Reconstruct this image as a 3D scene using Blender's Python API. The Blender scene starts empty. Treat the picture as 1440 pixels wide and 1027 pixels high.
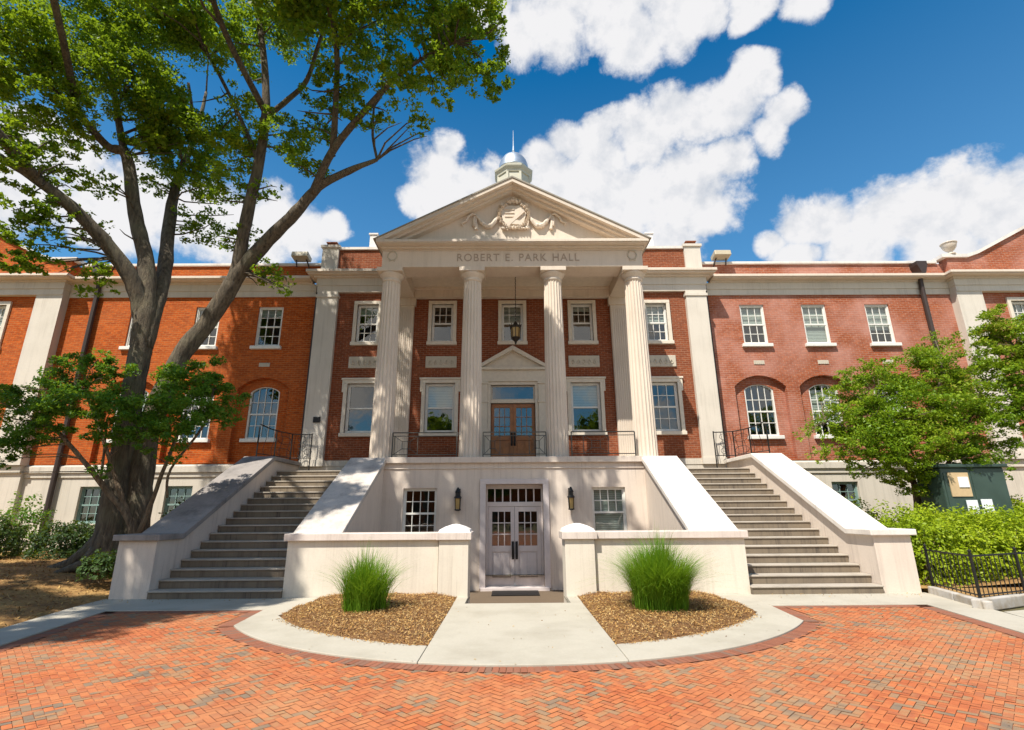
import bpy, bmesh, math, random
import numpy as np
from mathutils import Vector, Matrix
random.seed(7); RNG = np.random.default_rng(7)
S = bpy.context.scene
COL = S.collection
R = math.radians
# ------------------------------------------------------------------ camera
def set_camera():
    P, Y, Q = R(16), R(.4), R(.4)
    fw = Vector((math.sin(Y)*math.cos(P), math.cos(Y)*math.cos(P), math.sin(P)))
    rt = Vector((math.cos(Y), -math.sin(Y), 0)); up = rt.cross(fw)
    rt2 = math.cos(Q)*rt - math.sin(Q)*up; up2 = math.cos(Q)*up + math.sin(Q)*rt
    cd = bpy.data.cameras.new('camera'); co = bpy.data.objects.new('camera', cd); COL.objects.link(co)
    m = Matrix((rt2, up2, -fw)).transposed().to_4x4(); m.translation = (-.15, 0, 1.65)
    co.matrix_world = m
    cd.sensor_width = 36; cd.lens = 18; cd.clip_start = .05; cd.clip_end = 3000
    S.camera = co
set_camera()
S.view_settings.view_transform = 'Standard'; S.view_settings.look = 'None'
S.view_settings.exposure = 0.5; S.view_settings.gamma = 1
# ------------------------------------------------------------------ sun and sky
SUN = Vector((-.38, -.55, 1.0)).normalized()
EL = math.asin(SUN.z); ROT = math.atan2(SUN.x, SUN.y) % (2*math.pi)
sl = bpy.data.lights.new('sun', 'SUN'); sl.energy = 5.0; sl.angle = R(.55); sl.color = (1, .94, .84)
so = bpy.data.objects.new('sun', sl); COL.objects.link(so); so.location = (-20, -20, 60)
so.rotation_euler = SUN.to_track_quat('Z', 'Y').to_euler()
LIMBS={
 'L':[(-10.03,13.40,0.38,0.40),(-10.06,13.40,1.29,0.31),(-10.21,13.50,2.96,0.27),(-10.32,13.60,4.67,0.26),(-10.37,13.60,6.09,0.27),(-10.43,13.60,7.15,0.28),(-10.51,13.60,7.69,0.12)],
 'D':[(-9.68,13.75,0.51,0.40),(-9.72,13.75,1.54,0.33),(-9.90,13.85,3.75,0.28),(-9.51,13.95,5.82,0.25),(-8.92,14.00,6.95,0.24),(-8.37,14.00,8.16,0.24),(-8.27,14.00,8.48,0.10)],
 'A':[(-10.27,13.60,6.19,0.20),(-10.51,13.55,7.13,0.24),(-10.74,13.30,7.95,0.22),(-11.13,12.90,8.67,0.20),(-11.73,12.20,9.47,0.17),(-12.29,11.50,9.97,0.13),(-12.91,11.00,10.29,0.10),(-13.60,10.60,10.43,0.06)],
 'B':[(-10.27,13.60,6.19,0.18),(-10.45,13.60,7.36,0.25),(-10.82,13.70,8.87,0.22),(-11.44,13.70,10.42,0.19),(-12.02,13.60,12.38,0.16),(-12.44,13.30,12.53,0.12),(-13.07,12.80,13.26,0.10),(-13.65,12.20,13.86,0.06)],
 'B2':[(-11.99,13.60,12.25,0.12),(-12.54,13.70,13.53,0.10),(-13.17,13.80,15.31,0.08),(-14.04,14.00,17.64,0.05)],
 'C':[(-10.21,13.60,6.09,0.16),(-10.32,13.75,7.21,0.22),(-10.73,14.40,8.88,0.21),(-11.49,15.20,11.38,0.18),(-11.76,15.60,13.21,0.14),(-11.74,16.00,15.20,0.09),(-11.80,16.20,17.34,0.05)],
 'D1':[(-8.51,14.00,7.63,0.18),(-8.32,14.00,8.25,0.21),(-8.19,13.90,9.04,0.19),(-7.99,13.60,10.35,0.17),(-7.77,13.40,11.82,0.15),(-7.66,13.20,13.61,0.13),(-7.89,13.00,15.63,0.10),(-8.30,12.90,17.57,0.08),(-8.56,12.80,19.62,0.06)],
 'D2':[(-8.56,14.00,7.57,0.20),(-8.30,14.00,8.36,0.23),(-7.54,13.80,9.31,0.20),(-6.43,13.40,10.26,0.17),(-5.77,13.20,10.97,0.13),(-4.82,12.90,11.29,0.10),(-3.92,12.60,11.45,0.05)],
 'D3':[(-5.92,13.20,10.76,0.12),(-5.22,12.60,11.77,0.11),(-4.25,12.00,12.52,0.09),(-3.40,11.50,13.07,0.07),(-2.50,11.00,13.35,0.05),(-1.51,10.60,13.51,0.03)],
 'D4':[(-7.64,13.20,13.48,0.09),(-6.88,12.90,13.87,0.08),(-6.23,12.60,14.32,0.07),(-5.80,12.20,15.44,0.05),(-5.40,12.00,16.45,0.04)],
 'D5':[(-7.74,13.40,11.95,0.07),(-8.71,13.50,13.89,0.06),(-9.81,13.50,15.87,0.05),(-10.78,13.60,17.18,0.03)],
 'D6':[(-3.92,12.60,11.45,0.04),(-4.07,12.50,12.22,0.04),(-4.07,12.40,13.14,0.03)],
}
CROWN=[(-12.76,12.30,14.61,1.81,1.0),(-13.96,11.80,15.26,1.56,1.0),(-12.28,13.00,16.64,1.72,1.0),(-13.37,11.50,12.80,1.17,1.0),(-11.57,13.20,14.58,1.24,1.0),(-11.25,13.80,14.03,1.15,1.0),(-12.78,12.60,12.70,0.94,0.9),(-10.01,13.40,17.56,1.55,0.9),(-7.54,12.80,16.99,1.49,0.9),(-5.78,12.30,15.97,1.20,0.9),(-9.01,13.50,16.02,0.94,0.7),(-4.11,11.60,14.89,1.33,1.0),(-2.36,11.00,14.58,1.27,1.0),(-1.23,10.60,13.39,1.02,1.0),(-0.60,10.50,12.29,0.62,0.9),(-3.16,11.40,13.28,0.94,0.9),(-1.85,10.90,12.47,0.67,0.8),(-4.84,12.00,13.64,0.82,0.8),(-4.34,12.00,12.40,0.64,0.6),(-2.42,11.20,11.52,0.41,0.5),(-9.88,14.20,13.81,1.18,0.8),(-11.22,15.00,13.62,1.18,0.8),(-8.46,13.60,12.50,1.00,0.8),(-6.91,13.00,12.78,0.86,0.7),(-6.16,13.00,11.76,0.80,0.7),(-10.47,15.00,12.48,1.16,0.7),(-8.74,13.80,11.43,0.84,0.7),(-5.46,12.40,13.27,0.75,0.7),(-12.79,11.80,11.31,0.81,0.7),(-12.62,11.20,10.17,0.81,0.8),(-12.18,12.20,10.58,0.59,0.5),(-12.31,11.40,8.96,0.75,0.7),(-11.96,12.00,9.51,0.53,0.5),(-11.78,12.80,9.29,0.56,0.4),(-12.13,11.20,7.82,0.69,0.9),(-11.81,11.50,7.67,0.49,0.7),(-11.87,13.00,10.88,0.54,0.4),(-10.29,15.40,10.90,0.96,0.5),(-8.38,14.00,9.74,0.65,0.5),(-7.27,13.80,8.45,0.59,0.5),(-6.60,13.60,7.96,0.41,0.3),(-11.91,11.80,8.49,0.58,0.5),(-11.31,12.60,7.67,0.61,0.6),(-11.91,15.00,12.49,0.72,0.5),(-11.75,13.80,12.80,0.79,0.6),(-7.40,13.40,10.95,0.51,0.3),(-5.76,12.80,12.73,0.64,0.5),(-3.64,12.00,12.52,0.40,0.3),(-13.18,11.00,11.30,0.73,0.6),(-11.81,14.00,18.92,1.51,1.0),(-13.35,12.60,17.20,1.59,1.0),(-14.01,11.20,13.70,1.17,1.0),(-8.46,13.40,14.07,0.77,0.5),(-0.76,10.40,13.99,0.84,0.9),(-1.73,10.60,14.73,0.96,0.9)]
CROWN_LEFT=[(-12.03,12.20,4.03,0.65,0.9),(-11.62,12.40,4.42,0.67,0.9),(-11.05,12.60,5.01,0.65,1.0),(-10.39,12.60,5.29,0.54,1.0),(-10.60,12.00,4.07,0.67,1.0),(-9.70,12.00,4.15,0.68,1.0),(-8.83,12.00,3.97,0.67,1.0),(-8.67,12.60,4.72,0.65,1.0),(-8.03,12.80,5.05,0.66,1.0),(-7.49,12.80,4.48,0.62,0.9),(-7.79,12.20,4.09,0.65,1.0),(-7.03,12.60,3.90,0.35,0.6),(-8.56,12.00,3.47,0.53,0.8),(-7.82,12.00,3.46,0.50,0.8),(-9.55,12.00,3.44,0.47,0.6),(-11.38,12.00,3.48,0.60,0.9),(-11.73,12.00,3.24,0.43,0.8),(-12.53,12.30,4.58,0.45,0.8),(-9.70,12.20,2.67,0.27,0.4),(-8.11,12.20,2.99,0.30,0.4),(-11.86,12.00,2.83,0.23,0.5)]
CROWN_RIGHT=[(8.75,14.60,4.05,0.37,0.3),(9.36,14.40,4.12,0.53,0.6),(10.09,14.40,4.73,0.62,0.8),(11.05,14.60,5.20,0.67,0.9),(11.97,14.60,5.52,0.72,0.9),(12.72,14.40,5.79,0.71,0.9),(9.63,14.00,3.75,0.67,0.9),(10.58,14.00,4.04,0.75,1.0),(11.44,14.00,4.34,0.75,1.0),(12.54,14.20,4.47,0.73,1.0),(10.02,14.00,3.26,0.58,0.9),(10.76,13.80,3.33,0.65,1.0),(11.84,14.00,3.54,0.70,0.9),(13.07,14.40,3.89,0.65,0.8),(13.55,14.40,4.93,0.66,0.8),(9.34,14.20,3.09,0.35,0.5),(13.42,14.40,3.29,0.48,0.6),(10.12,14.00,2.78,0.46,0.7),(10.94,13.80,2.85,0.46,0.7),(12.09,14.00,2.96,0.54,0.8),(12.88,14.20,2.69,0.43,0.6),(9.85,14.20,4.18,0.52,0.7),(10.84,14.20,2.32,0.39,0.8),(11.20,14.00,2.46,0.34,0.7),(10.29,14.20,2.47,0.31,0.6),(8.96,14.30,3.40,0.36,0.5),(9.33,14.30,2.72,0.27,0.5),(8.54,14.50,3.13,0.24,0.3),(12.04,14.20,2.46,0.39,0.8),(9.92,14.60,5.31,0.46,0.5),(10.62,14.60,5.64,0.38,0.4),(13.02,14.80,6.58,0.39,0.4),(8.29,14.60,3.75,0.24,0.2),(9.32,14.80,4.83,0.25,0.3)]
CROWN_EDGE=[(14.29,14.20,6.82,0.59,0.9),(14.65,14.00,6.52,0.62,1.0),(14.24,14.00,5.45,0.65,1.0),(13.94,14.20,5.94,0.54,0.8),(14.11,13.80,4.58,0.59,1.0),(14.86,13.80,5.81,0.73,1.0),(13.79,13.80,3.79,0.54,0.8),(14.74,13.60,4.73,0.74,1.0),(13.97,14.40,6.56,0.38,0.5),(13.89,14.00,4.52,0.48,0.6)]
STEMS_LEFT=[[(-9.16,13.00,1.05,0.09),(-9.37,12.90,1.63,0.07),(-9.82,12.70,2.21,0.07),(-10.34,12.40,2.94,0.05),(-11.02,12.20,3.68,0.04)],[(-9.14,13.00,1.14,0.08),(-9.44,12.90,1.79,0.07),(-9.81,12.80,2.63,0.05),(-10.09,12.50,3.55,0.04),(-10.70,12.50,4.62,0.03)],[(-9.12,13.05,1.05,0.07),(-8.81,12.90,2.04,0.05),(-8.40,12.60,3.03,0.04),(-8.10,12.50,4.06,0.03)],[(-10.02,12.70,2.46,0.03),(-9.99,12.60,3.04,0.03),(-9.94,12.40,3.88,0.02)],[(-8.47,12.90,2.04,0.03),(-8.37,12.70,2.70,0.03),(-7.70,12.60,3.72,0.03),(-7.64,12.70,4.65,0.02)]]
STEMS_RIGHT=[[(11.03,14.60,1.20,0.09),(11.15,14.60,2.34,0.07),(10.80,14.40,3.50,0.05),(10.46,14.40,4.52,0.03)],[(11.11,14.60,1.20,0.09),(11.49,14.60,2.53,0.06),(11.85,14.40,3.90,0.05),(12.56,14.40,5.57,0.03)],[(11.19,14.60,1.20,0.08),(11.85,14.60,2.33,0.06),(12.65,14.50,3.50,0.05),(13.55,14.40,4.93,0.03)],[(11.15,14.60,2.34,0.05),(10.23,14.40,2.91,0.04),(9.52,14.30,3.70,0.03),(8.91,14.50,4.14,0.01)]]
STEMS_EDGE=[[(14.30,14.20,1.19,0.11),(14.64,14.20,2.87,0.09),(14.72,14.10,4.64,0.07),(14.53,14.00,6.09,0.04)],[(14.67,14.20,2.77,0.06),(15.10,13.80,4.58,0.05),(15.16,13.70,5.78,0.03)]]
CLOUDS=[(0.6271,-0.6967,0.3484,0.250),(0.4523,-0.8223,0.3454,0.200),(0.1761,-0.8805,0.4402,0.220),(-0.0937,-0.9368,0.3372,0.180),(-0.3734,-0.8297,0.4149,0.220),(-0.5963,-0.7454,0.2981,0.250),(0.5855,-0.7807,0.2186,0.150),(-0.2762,-0.9206,0.2762,0.140),(-0.1334,0.7934,0.5939,0.062),(-0.0903,0.8202,0.5649,0.068),(-0.1588,0.8172,0.5541,0.042),(-0.0289,0.8233,0.5669,0.058),(-0.1123,0.7699,0.6281,0.035),(0.0661,0.7903,0.6091,0.046),(0.1097,0.7705,0.6280,0.043),(0.1559,0.7547,0.6373,0.038),(0.1835,0.7378,0.6495,0.032),(0.0927,0.8082,0.5816,0.072),(0.1612,0.7833,0.6004,0.066),(0.2314,0.7506,0.6189,0.072),(0.2787,0.7159,0.6402,0.053),(0.3223,0.7057,0.6309,0.059),(0.3665,0.6832,0.6316,0.053),(0.3813,0.6523,0.6551,0.038),(0.3970,0.6359,0.6618,0.024),(0.4346,0.6648,0.6076,0.038),(0.4224,0.6929,0.5844,0.035),(0.2150,0.8137,0.5401,0.103),(0.3087,0.7826,0.5406,0.098),(0.3512,0.7900,0.5025,0.052),(0.1393,0.8284,0.5426,0.079),(0.3043,0.8322,0.4634,0.071),(0.3735,0.7331,0.5684,0.043),(0.0079,0.8432,0.5375,0.053),(0.0258,0.6515,0.7582,0.060),(0.0896,0.6528,0.7522,0.056),(0.1556,0.6293,0.7614,0.054),(0.2142,0.6453,0.7333,0.059),(0.2652,0.6249,0.7343,0.051),(0.3116,0.5985,0.7380,0.046),(0.3671,0.5805,0.7268,0.036),(0.4293,0.5656,0.7041,0.037),(0.0970,0.6018,0.7927,0.094),(0.2529,0.5714,0.7808,0.090),(0.1852,0.6047,0.7746,0.066),(-0.0257,0.6296,0.7765,0.045),(0.3597,0.6048,0.7105,0.024),(0.4538,0.7759,0.4382,0.031),(0.4837,0.7483,0.4540,0.047),(0.5224,0.7268,0.4459,0.057),(0.5704,0.7019,0.4266,0.062),(0.6122,0.6731,0.4149,0.059),(0.6480,0.6406,0.4119,0.067),(0.6876,0.6134,0.3886,0.064),(0.7214,0.5851,0.3705,0.070),(0.5525,0.7366,0.3900,0.068),(0.6439,0.6764,0.3576,0.078),(0.6997,0.6318,0.3336,0.073),(0.4841,0.7731,0.4098,0.041),(-0.3566,0.8073,0.4703,0.058),(-0.3088,0.8182,0.4850,0.028),(-0.3951,0.7740,0.4948,0.051),(-0.4566,0.7615,0.4600,0.066),(-0.5072,0.7259,0.4645,0.068),(-0.5522,0.6906,0.4671,0.066),(-0.5968,0.6701,0.4413,0.074),(-0.6232,0.6139,0.4845,0.048),(-0.6341,0.5870,0.5033,0.035),(-0.6662,0.6122,0.4258,0.058),(-0.6999,0.5812,0.4152,0.083),(-0.4314,0.7899,0.4359,0.073)]

class NT:
    """small helper that wires shader nodes"""
    def __init__(s, tree): s.t = tree; s.n = tree.nodes; s.l = tree.links
    def node(s, typ, **kw):
        n = s.n.new(typ)
        for k, v in kw.items(): setattr(n, k, v)
        return n
    def put(s, sock, v):
        if isinstance(v, bpy.types.NodeSocket): s.l.new(v, sock)
        elif v is not None: sock.default_value = v
    def math(s, op, a, b=None, c=None, clamp=False):
        n = s.node('ShaderNodeMath', operation=op, use_clamp=clamp)
        for i, v in enumerate((a, b, c)): s.put(n.inputs[i], v)
        return n.outputs[0]
    def vmath(s, op, a, b=None, scale=None):
        n = s.node('ShaderNodeVectorMath', operation=op); s.put(n.inputs[0], a); s.put(n.inputs[1], b)
        if scale is not None: s.put(n.inputs[3], scale)
        return n.outputs['Value'] if op in ('DOT_PRODUCT', 'LENGTH') else n.outputs[0]
    def rng(s, v, a, b, c=0., d=1., smooth=False):
        n = s.node('ShaderNodeMapRange'); n.interpolation_type = 'SMOOTHSTEP' if smooth else 'LINEAR'
        s.put(n.inputs[0], v)
        for i, x in enumerate((a, b, c, d)): s.put(n.inputs[i+1], x)
        return n.outputs[0]
    def noise(s, vec, scale, detail=4, rough=.55, dist=0.):
        n = s.node('ShaderNodeTexNoise'); s.put(n.inputs['Vector'], vec)
        n.inputs['Scale'].default_value = scale; n.inputs['Detail'].default_value = detail
        n.inputs['Roughness'].default_value = rough; n.inputs['Distortion'].default_value = dist
        return n.outputs[0]
    def mix(s, f, a, b, blend='MIX'):
        n = s.node('ShaderNodeMix', data_type='RGBA', blend_type=blend); s.put(n.inputs[0], f)
        for k, v in ((6, a), (7, b)):
            if isinstance(v, tuple) and len(v) == 3: v = v+(1,)
            s.put(n.inputs[k], v)
        return n.outputs[2]
    def ramp(s, f, stops, const=False):
        n = s.node('ShaderNodeValToRGB'); s.put(n.inputs[0], f); e = n.color_ramp.elements
        if const: n.color_ramp.interpolation = 'CONSTANT'
        while len(e) < len(stops): e.new(.5)
        for x, (p, c) in zip(e, stops): x.position = p; x.color = tuple(c)+(1,)
        return n.outputs[0]
    def scale(s, v, xyz): return s.vmath('MULTIPLY', v, xyz)

def make_world():
    W = bpy.data.worlds.new('World'); S.world = W; W.use_nodes = True
    t = NT(W.node_tree); t.n.clear()
    sky = t.node('ShaderNodeTexSky', sky_type='NISHITA'); sky.sun_disc = False
    sky.sun_elevation = EL; sky.sun_rotation = ROT; sky.air_density = .9; sky.dust_density = .15; sky.ozone_density = 3.
    hs = t.node('ShaderNodeHueSaturation'); hs.inputs['Saturation'].default_value = 1.55; hs.inputs['Value'].default_value = 1.45; hs.inputs['Hue'].default_value = .492
    t.l.new(sky.outputs[0], hs.inputs['Color'])
    gz = t.node('ShaderNodeSeparateXYZ'); t.l.new(t.node('ShaderNodeTexCoord').outputs['Generated'], gz.inputs[0])
    low = t.mix(t.rng(gz.outputs[2], .05, .74, .5, 0.), hs.outputs[0], (3.4, 5.5, 7.4))
    b1 = t.node('ShaderNodeBackground'); t.l.new(low, b1.inputs[0]); b1.inputs[1].default_value = .082
    d = t.node('ShaderNodeTexCoord').outputs['Generated']
    wob = t.node('ShaderNodeTexNoise'); t.l.new(d, wob.inputs['Vector']); wob.inputs['Scale'].default_value = 9; wob.inputs['Detail'].default_value = 3
    dd = t.vmath('NORMALIZE', t.vmath('ADD', d, t.vmath('SCALE', t.vmath('SUBTRACT', wob.outputs['Color'], (.5, .5, .5)), scale=.06)))
    best = None
    for x, y, z, r in CLOUDS:
        dp = t.vmath('DOT_PRODUCT', dd, (x, y, z))
        f = t.math('MULTIPLY_ADD', dp, 2/r**2, 1-2/r**2)
        best = f if best is None else t.math('MAXIMUM', best, f)
    best = t.math('MAXIMUM', best, -3.)
    sep = t.node('ShaderNodeSeparateXYZ'); t.l.new(d, sep.inputs[0])
    back = t.math('MULTIPLY', t.rng(sep.outputs[1], .1, -.2), t.rng(t.noise(d, 2.2, 3),   .45, .64, -.6, .8))
    best = t.math('MAXIMUM', best, t.math('SUBTRACT', back, t.rng(sep.outputs[1], .1, -.2, 3., 0.)))
    fb = t.noise(d, 15, 12, .63, .12); fb2 = t.noise(t.vmath('ADD', d, (-.016, -.014, .03)), 15, 7, .58, .12)
    mask = t.rng(t.math('ADD', best, t.math('MULTIPLY', t.math('SUBTRACT', fb, .5), t.rng(best, .1, .9, 3.2, 1.2))), -.16, .72, smooth=True)
    # puffs whiter towards the sun side, greyer underneath
    sh = t.math('ADD', t.math('MULTIPLY', t.math('SUBTRACT', fb, fb2), 2.0), t.rng(t.noise(d, 5, 3), .3, .7, .5, .95))
    cc = t.mix(t.rng(sh, .1, .75), (.70, .74, .81), (.99, .985, 1.))
    b2 = t.node('ShaderNodeBackground'); t.l.new(cc, b2.inputs[0]); b2.inputs[1].default_value = .64
    mx = t.node('ShaderNodeMixShader'); t.l.new(mask, mx.inputs[0]); t.l.new(b1.outputs[0], mx.inputs[1]); t.l.new(b2.outputs[0], mx.inputs[2])
    o = t.node('ShaderNodeOutputWorld'); t.l.new(mx.outputs[0], o.inputs[0])
make_world()

# ------------------------------------------------------------------ materials
def new_mat(name):
    m = bpy.data.materials.new(name); m.use_nodes = True
    t = NT(m.node_tree); p = t.n['Principled BSDF']
    return m, t, p
def pos(t): return t.node('ShaderNodeNewGeometry').outputs['Position']
def bump(t, p, h, strength=.3, dist=.01):
    b = t.node('ShaderNodeBump'); b.inputs['Strength'].default_value = strength; b.inputs['Distance'].default_value = dist
    t.put(b.inputs['Height'], h); t.l.new(b.outputs[0], p.inputs['Normal'])
def wallvec(t):
    g = t.node('ShaderNodeNewGeometry')
    a = t.node('ShaderNodeSeparateXYZ'); t.l.new(g.outputs['Position'], a.inputs[0])
    n = t.node('ShaderNodeSeparateXYZ'); t.l.new(g.outputs['True Normal'], n.inputs[0])
    k = t.math('GREATER_THAN', t.math('ABSOLUTE', n.outputs[0]), .6)
    u = t.math('ADD', t.math('MULTIPLY', a.outputs[1], k), t.math('MULTIPLY', a.outputs[0], t.math('SUBTRACT', 1., k)))
    c = t.node('ShaderNodeCombineXYZ'); t.l.new(u, c.inputs[0]); t.l.new(a.outputs[2], c.inputs[1])
    return c.outputs[0], g.outputs['Position']
def mat_brick(name, c1, c2, mortar, patch, patchcol):
    m, t, p = new_mat(name); v, ps = wallvec(t)
    b = t.node('ShaderNodeTexBrick'); t.l.new(v, b.inputs['Vector'])
    b.inputs['Color1'].default_value = c1+(1,); b.inputs['Color2'].default_value = c2+(1,); b.inputs['Mortar'].default_value = mortar+(1,)
    b.inputs['Scale'].default_value = 1; b.inputs['Brick Width'].default_value = .22; b.inputs['Row Height'].default_value = .078
    b.inputs['Mortar Size'].default_value = .009; b.inputs['Mortar Smooth'].default_value = .3; b.inputs['Bias'].default_value = -.1
    big = t.noise(ps, .55, 5, .6); fine = t.noise(t.scale(ps, (7, 7, 22)), 1, 3)
    col = t.mix(t.rng(fine, .35, .7, 0, .6), b.outputs['Color'], (c2[0]*.55, c2[1]*.5, c2[2]*.5))
    col = t.mix(t.rng(big, .42, .75, 0, patch), col, patchcol)
    t.l.new(col, p.inputs['Base Color']); p.inputs['Roughness'].default_value = .85; p.inputs['Specular IOR Level'].default_value = .15
    bump(t, p, t.math('ADD', t.math('MULTIPLY', b.outputs['Fac'], -1.), t.math('MULTIPLY', fine, .5)), .5, .008)
    return m
def mat_plaster(name, c, streak=.35, dirt=(.25, .2, .16), rough=.8, sc=1., blotch=.2):
    m, t, p = new_mat(name); ps = pos(t)
    s1 = t.noise(t.scale(ps, (7*sc, 7*sc, .35*sc)), 1, 5, .65); s2 = t.noise(ps, 1.1*sc, 6, .6); s3 = t.noise(ps, 34, 3)
    s4 = t.noise(t.scale(ps, (26*sc, 26*sc, .5*sc)), 1, 3, .6)
    f = t.math('ADD', t.math('ADD', t.rng(s1, .5, .8, 0, streak), t.math('MULTIPLY', t.rng(s4, .56, .74, 0, streak*1.2), t.rng(s2, .4, .6))), t.rng(s2, .45, .8, 0, blotch), clamp=True)
    col = t.mix(f, t.mix(t.rng(s3, .3, .7), c, tuple(x*.93 for x in c)), dirt)
    t.l.new(col, p.inputs['Base Color']); p.inputs['Roughness'].default_value = rough
    bump(t, p, t.math('ADD', s3, s2), .15, .006)
    return m
def mat_simple(name, c, rough=.6, metal=0., var=.15, sc=8.):
    m, t, p = new_mat(name); n = t.noise(pos(t), sc, 4)
    col = t.mix(t.rng(n, .3, .75, 0, 1), c, tuple(x*(1-var) for x in c))
    t.l.new(col, p.inputs['Base Color']); p.inputs['Roughness'].default_value = rough; p.inputs['Metallic'].default_value = metal
    bump(t, p, n, .08, .004)
    return m
def mat_leaf(name, stops, trans=.38):
    m, t, p = new_mat(name); g = t.node('ShaderNodeNewGeometry')
    isl = g.outputs['Random Per Island']; n = t.noise(g.outputs['Position'], .55, 3)
    f = t.math('ADD', t.math('MULTIPLY', isl, .55), t.rng(n, .3, .7, 0, .45))
    col = t.ramp(f, stops)
    t.l.new(col, p.inputs['Base Color']); p.inputs['Roughness'].default_value = .5; p.inputs['Specular IOR Level'].default_value = .3
    tr = t.node('ShaderNodeBsdfTranslucent'); t.l.new(t.mix(.6, col, (.36, .48, .02)), tr.inputs[0])
    mx = t.node('ShaderNodeMixShader'); mx.inputs[0].default_value = trans
    t.l.new(p.outputs[0], mx.inputs[1]); t.l.new(tr.outputs[0], mx.inputs[2]); t.l.new(mx.outputs[0], t.n['Material Output'].inputs[0])
    return m
def mat_glass():
    m, t, p = new_mat('window_glass')
    t.n.remove(p)
    gl = t.node('ShaderNodeBsdfGlossy'); gl.inputs['Roughness'].default_value = .015; gl.inputs[0].default_value = (1, .97, .9, 1)
    g = t.node('ShaderNodeNewGeometry'); n = t.noise(g.outputs['Position'], 2.2, 2)
    b = t.node('ShaderNodeBump'); b.inputs['Strength'].default_value = .12; b.inputs['Distance'].default_value = .02; t.l.new(n, b.inputs['Height']); t.l.new(b.outputs[0], gl.inputs['Normal'])
    tr = t.node('ShaderNodeBsdfTransparent'); tr.inputs[0].default_value = (.72, .8, .8, 1)
    c = t.math('ABSOLUTE', t.vmath('DOT_PRODUCT', g.outputs['Incoming'], g.outputs['Normal']))
    fr = t.math('MULTIPLY_ADD', t.math('POWER', t.math('SUBTRACT', 1., c, clamp=True), 5.), .86, .14, clamp=True)
    mx = t.node('ShaderNodeMixShader'); t.l.new(fr, mx.inputs[0])
    t.l.new(tr.outputs[0], mx.inputs[1]); t.l.new(gl.outputs[0], mx.inputs[2]); t.l.new(mx.outputs[0], t.n['Material Output'].inputs[0])
    return m
def mat_islands(name, stops, rough=.85, dirt=None, nsc=3., cluster=0.):
    m, t, p = new_mat(name); g = t.node('ShaderNodeNewGeometry')
    f = g.outputs['Random Per Island']
    if cluster: f = t.math('ADD', t.math('MULTIPLY', f, 1-cluster*.5), t.rng(t.noise(g.outputs['Position'], 1.5, 3, .6), .35, .7, -cluster*.3, cluster), clamp=True)
    col = t.ramp(f, stops)
    n = t.noise(g.outputs['Position'], nsc, 5, .65); n2 = t.noise(g.outputs['Position'], 60, 3)
    col = t.mix(t.rng(n2, .35, .75, 0, .3), col, tuple(x*.6 for x in stops[0][1]))
    if dirt: col = t.mix(t.rng(n, .42, .72, 0, .55), col, dirt)
    t.l.new(col, p.inputs['Base Color']); p.inputs['Roughness'].default_value = rough
    bump(t, p, n2, .25, .004)
    return m
def mat_ground(name, stops, sc=1.2):
    m, t, p = new_mat(name); ps = pos(t)
    f = t.math('ADD', t.math('MULTIPLY', t.noise(ps, sc, 5, .65), .6), t.math('MULTIPLY', t.noise(ps, sc*22, 4, .7), .4))
    t.l.new(t.ramp(f, stops), p.inputs['Base Color']); p.inputs['Roughness'].default_value = .95
    bump(t, p, t.noise(ps, sc*22, 4, .7), .8, .03)
    return m
def mat_bark(name, c1, c2):
    m, t, p = new_mat(name); ps = pos(t)
    a = t.noise(t.scale(ps, (16, 16, 2.2)), 1, 5, .65); b = t.noise(ps, 1.6, 4)
    col = t.mix(t.rng(a, .35, .65), c1, c2); col = t.mix(t.rng(b, .5, .75, 0, .5), col, (.22, .21, .13))
    t.l.new(col, p.inputs['Base Color']); p.inputs['Roughness'].default_value = .95; bump(t, p, t.math('ADD', a, t.noise(t.scale(ps, (40, 40, 7)), 1, 4, .7)), 1., .05)
    return m
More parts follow.
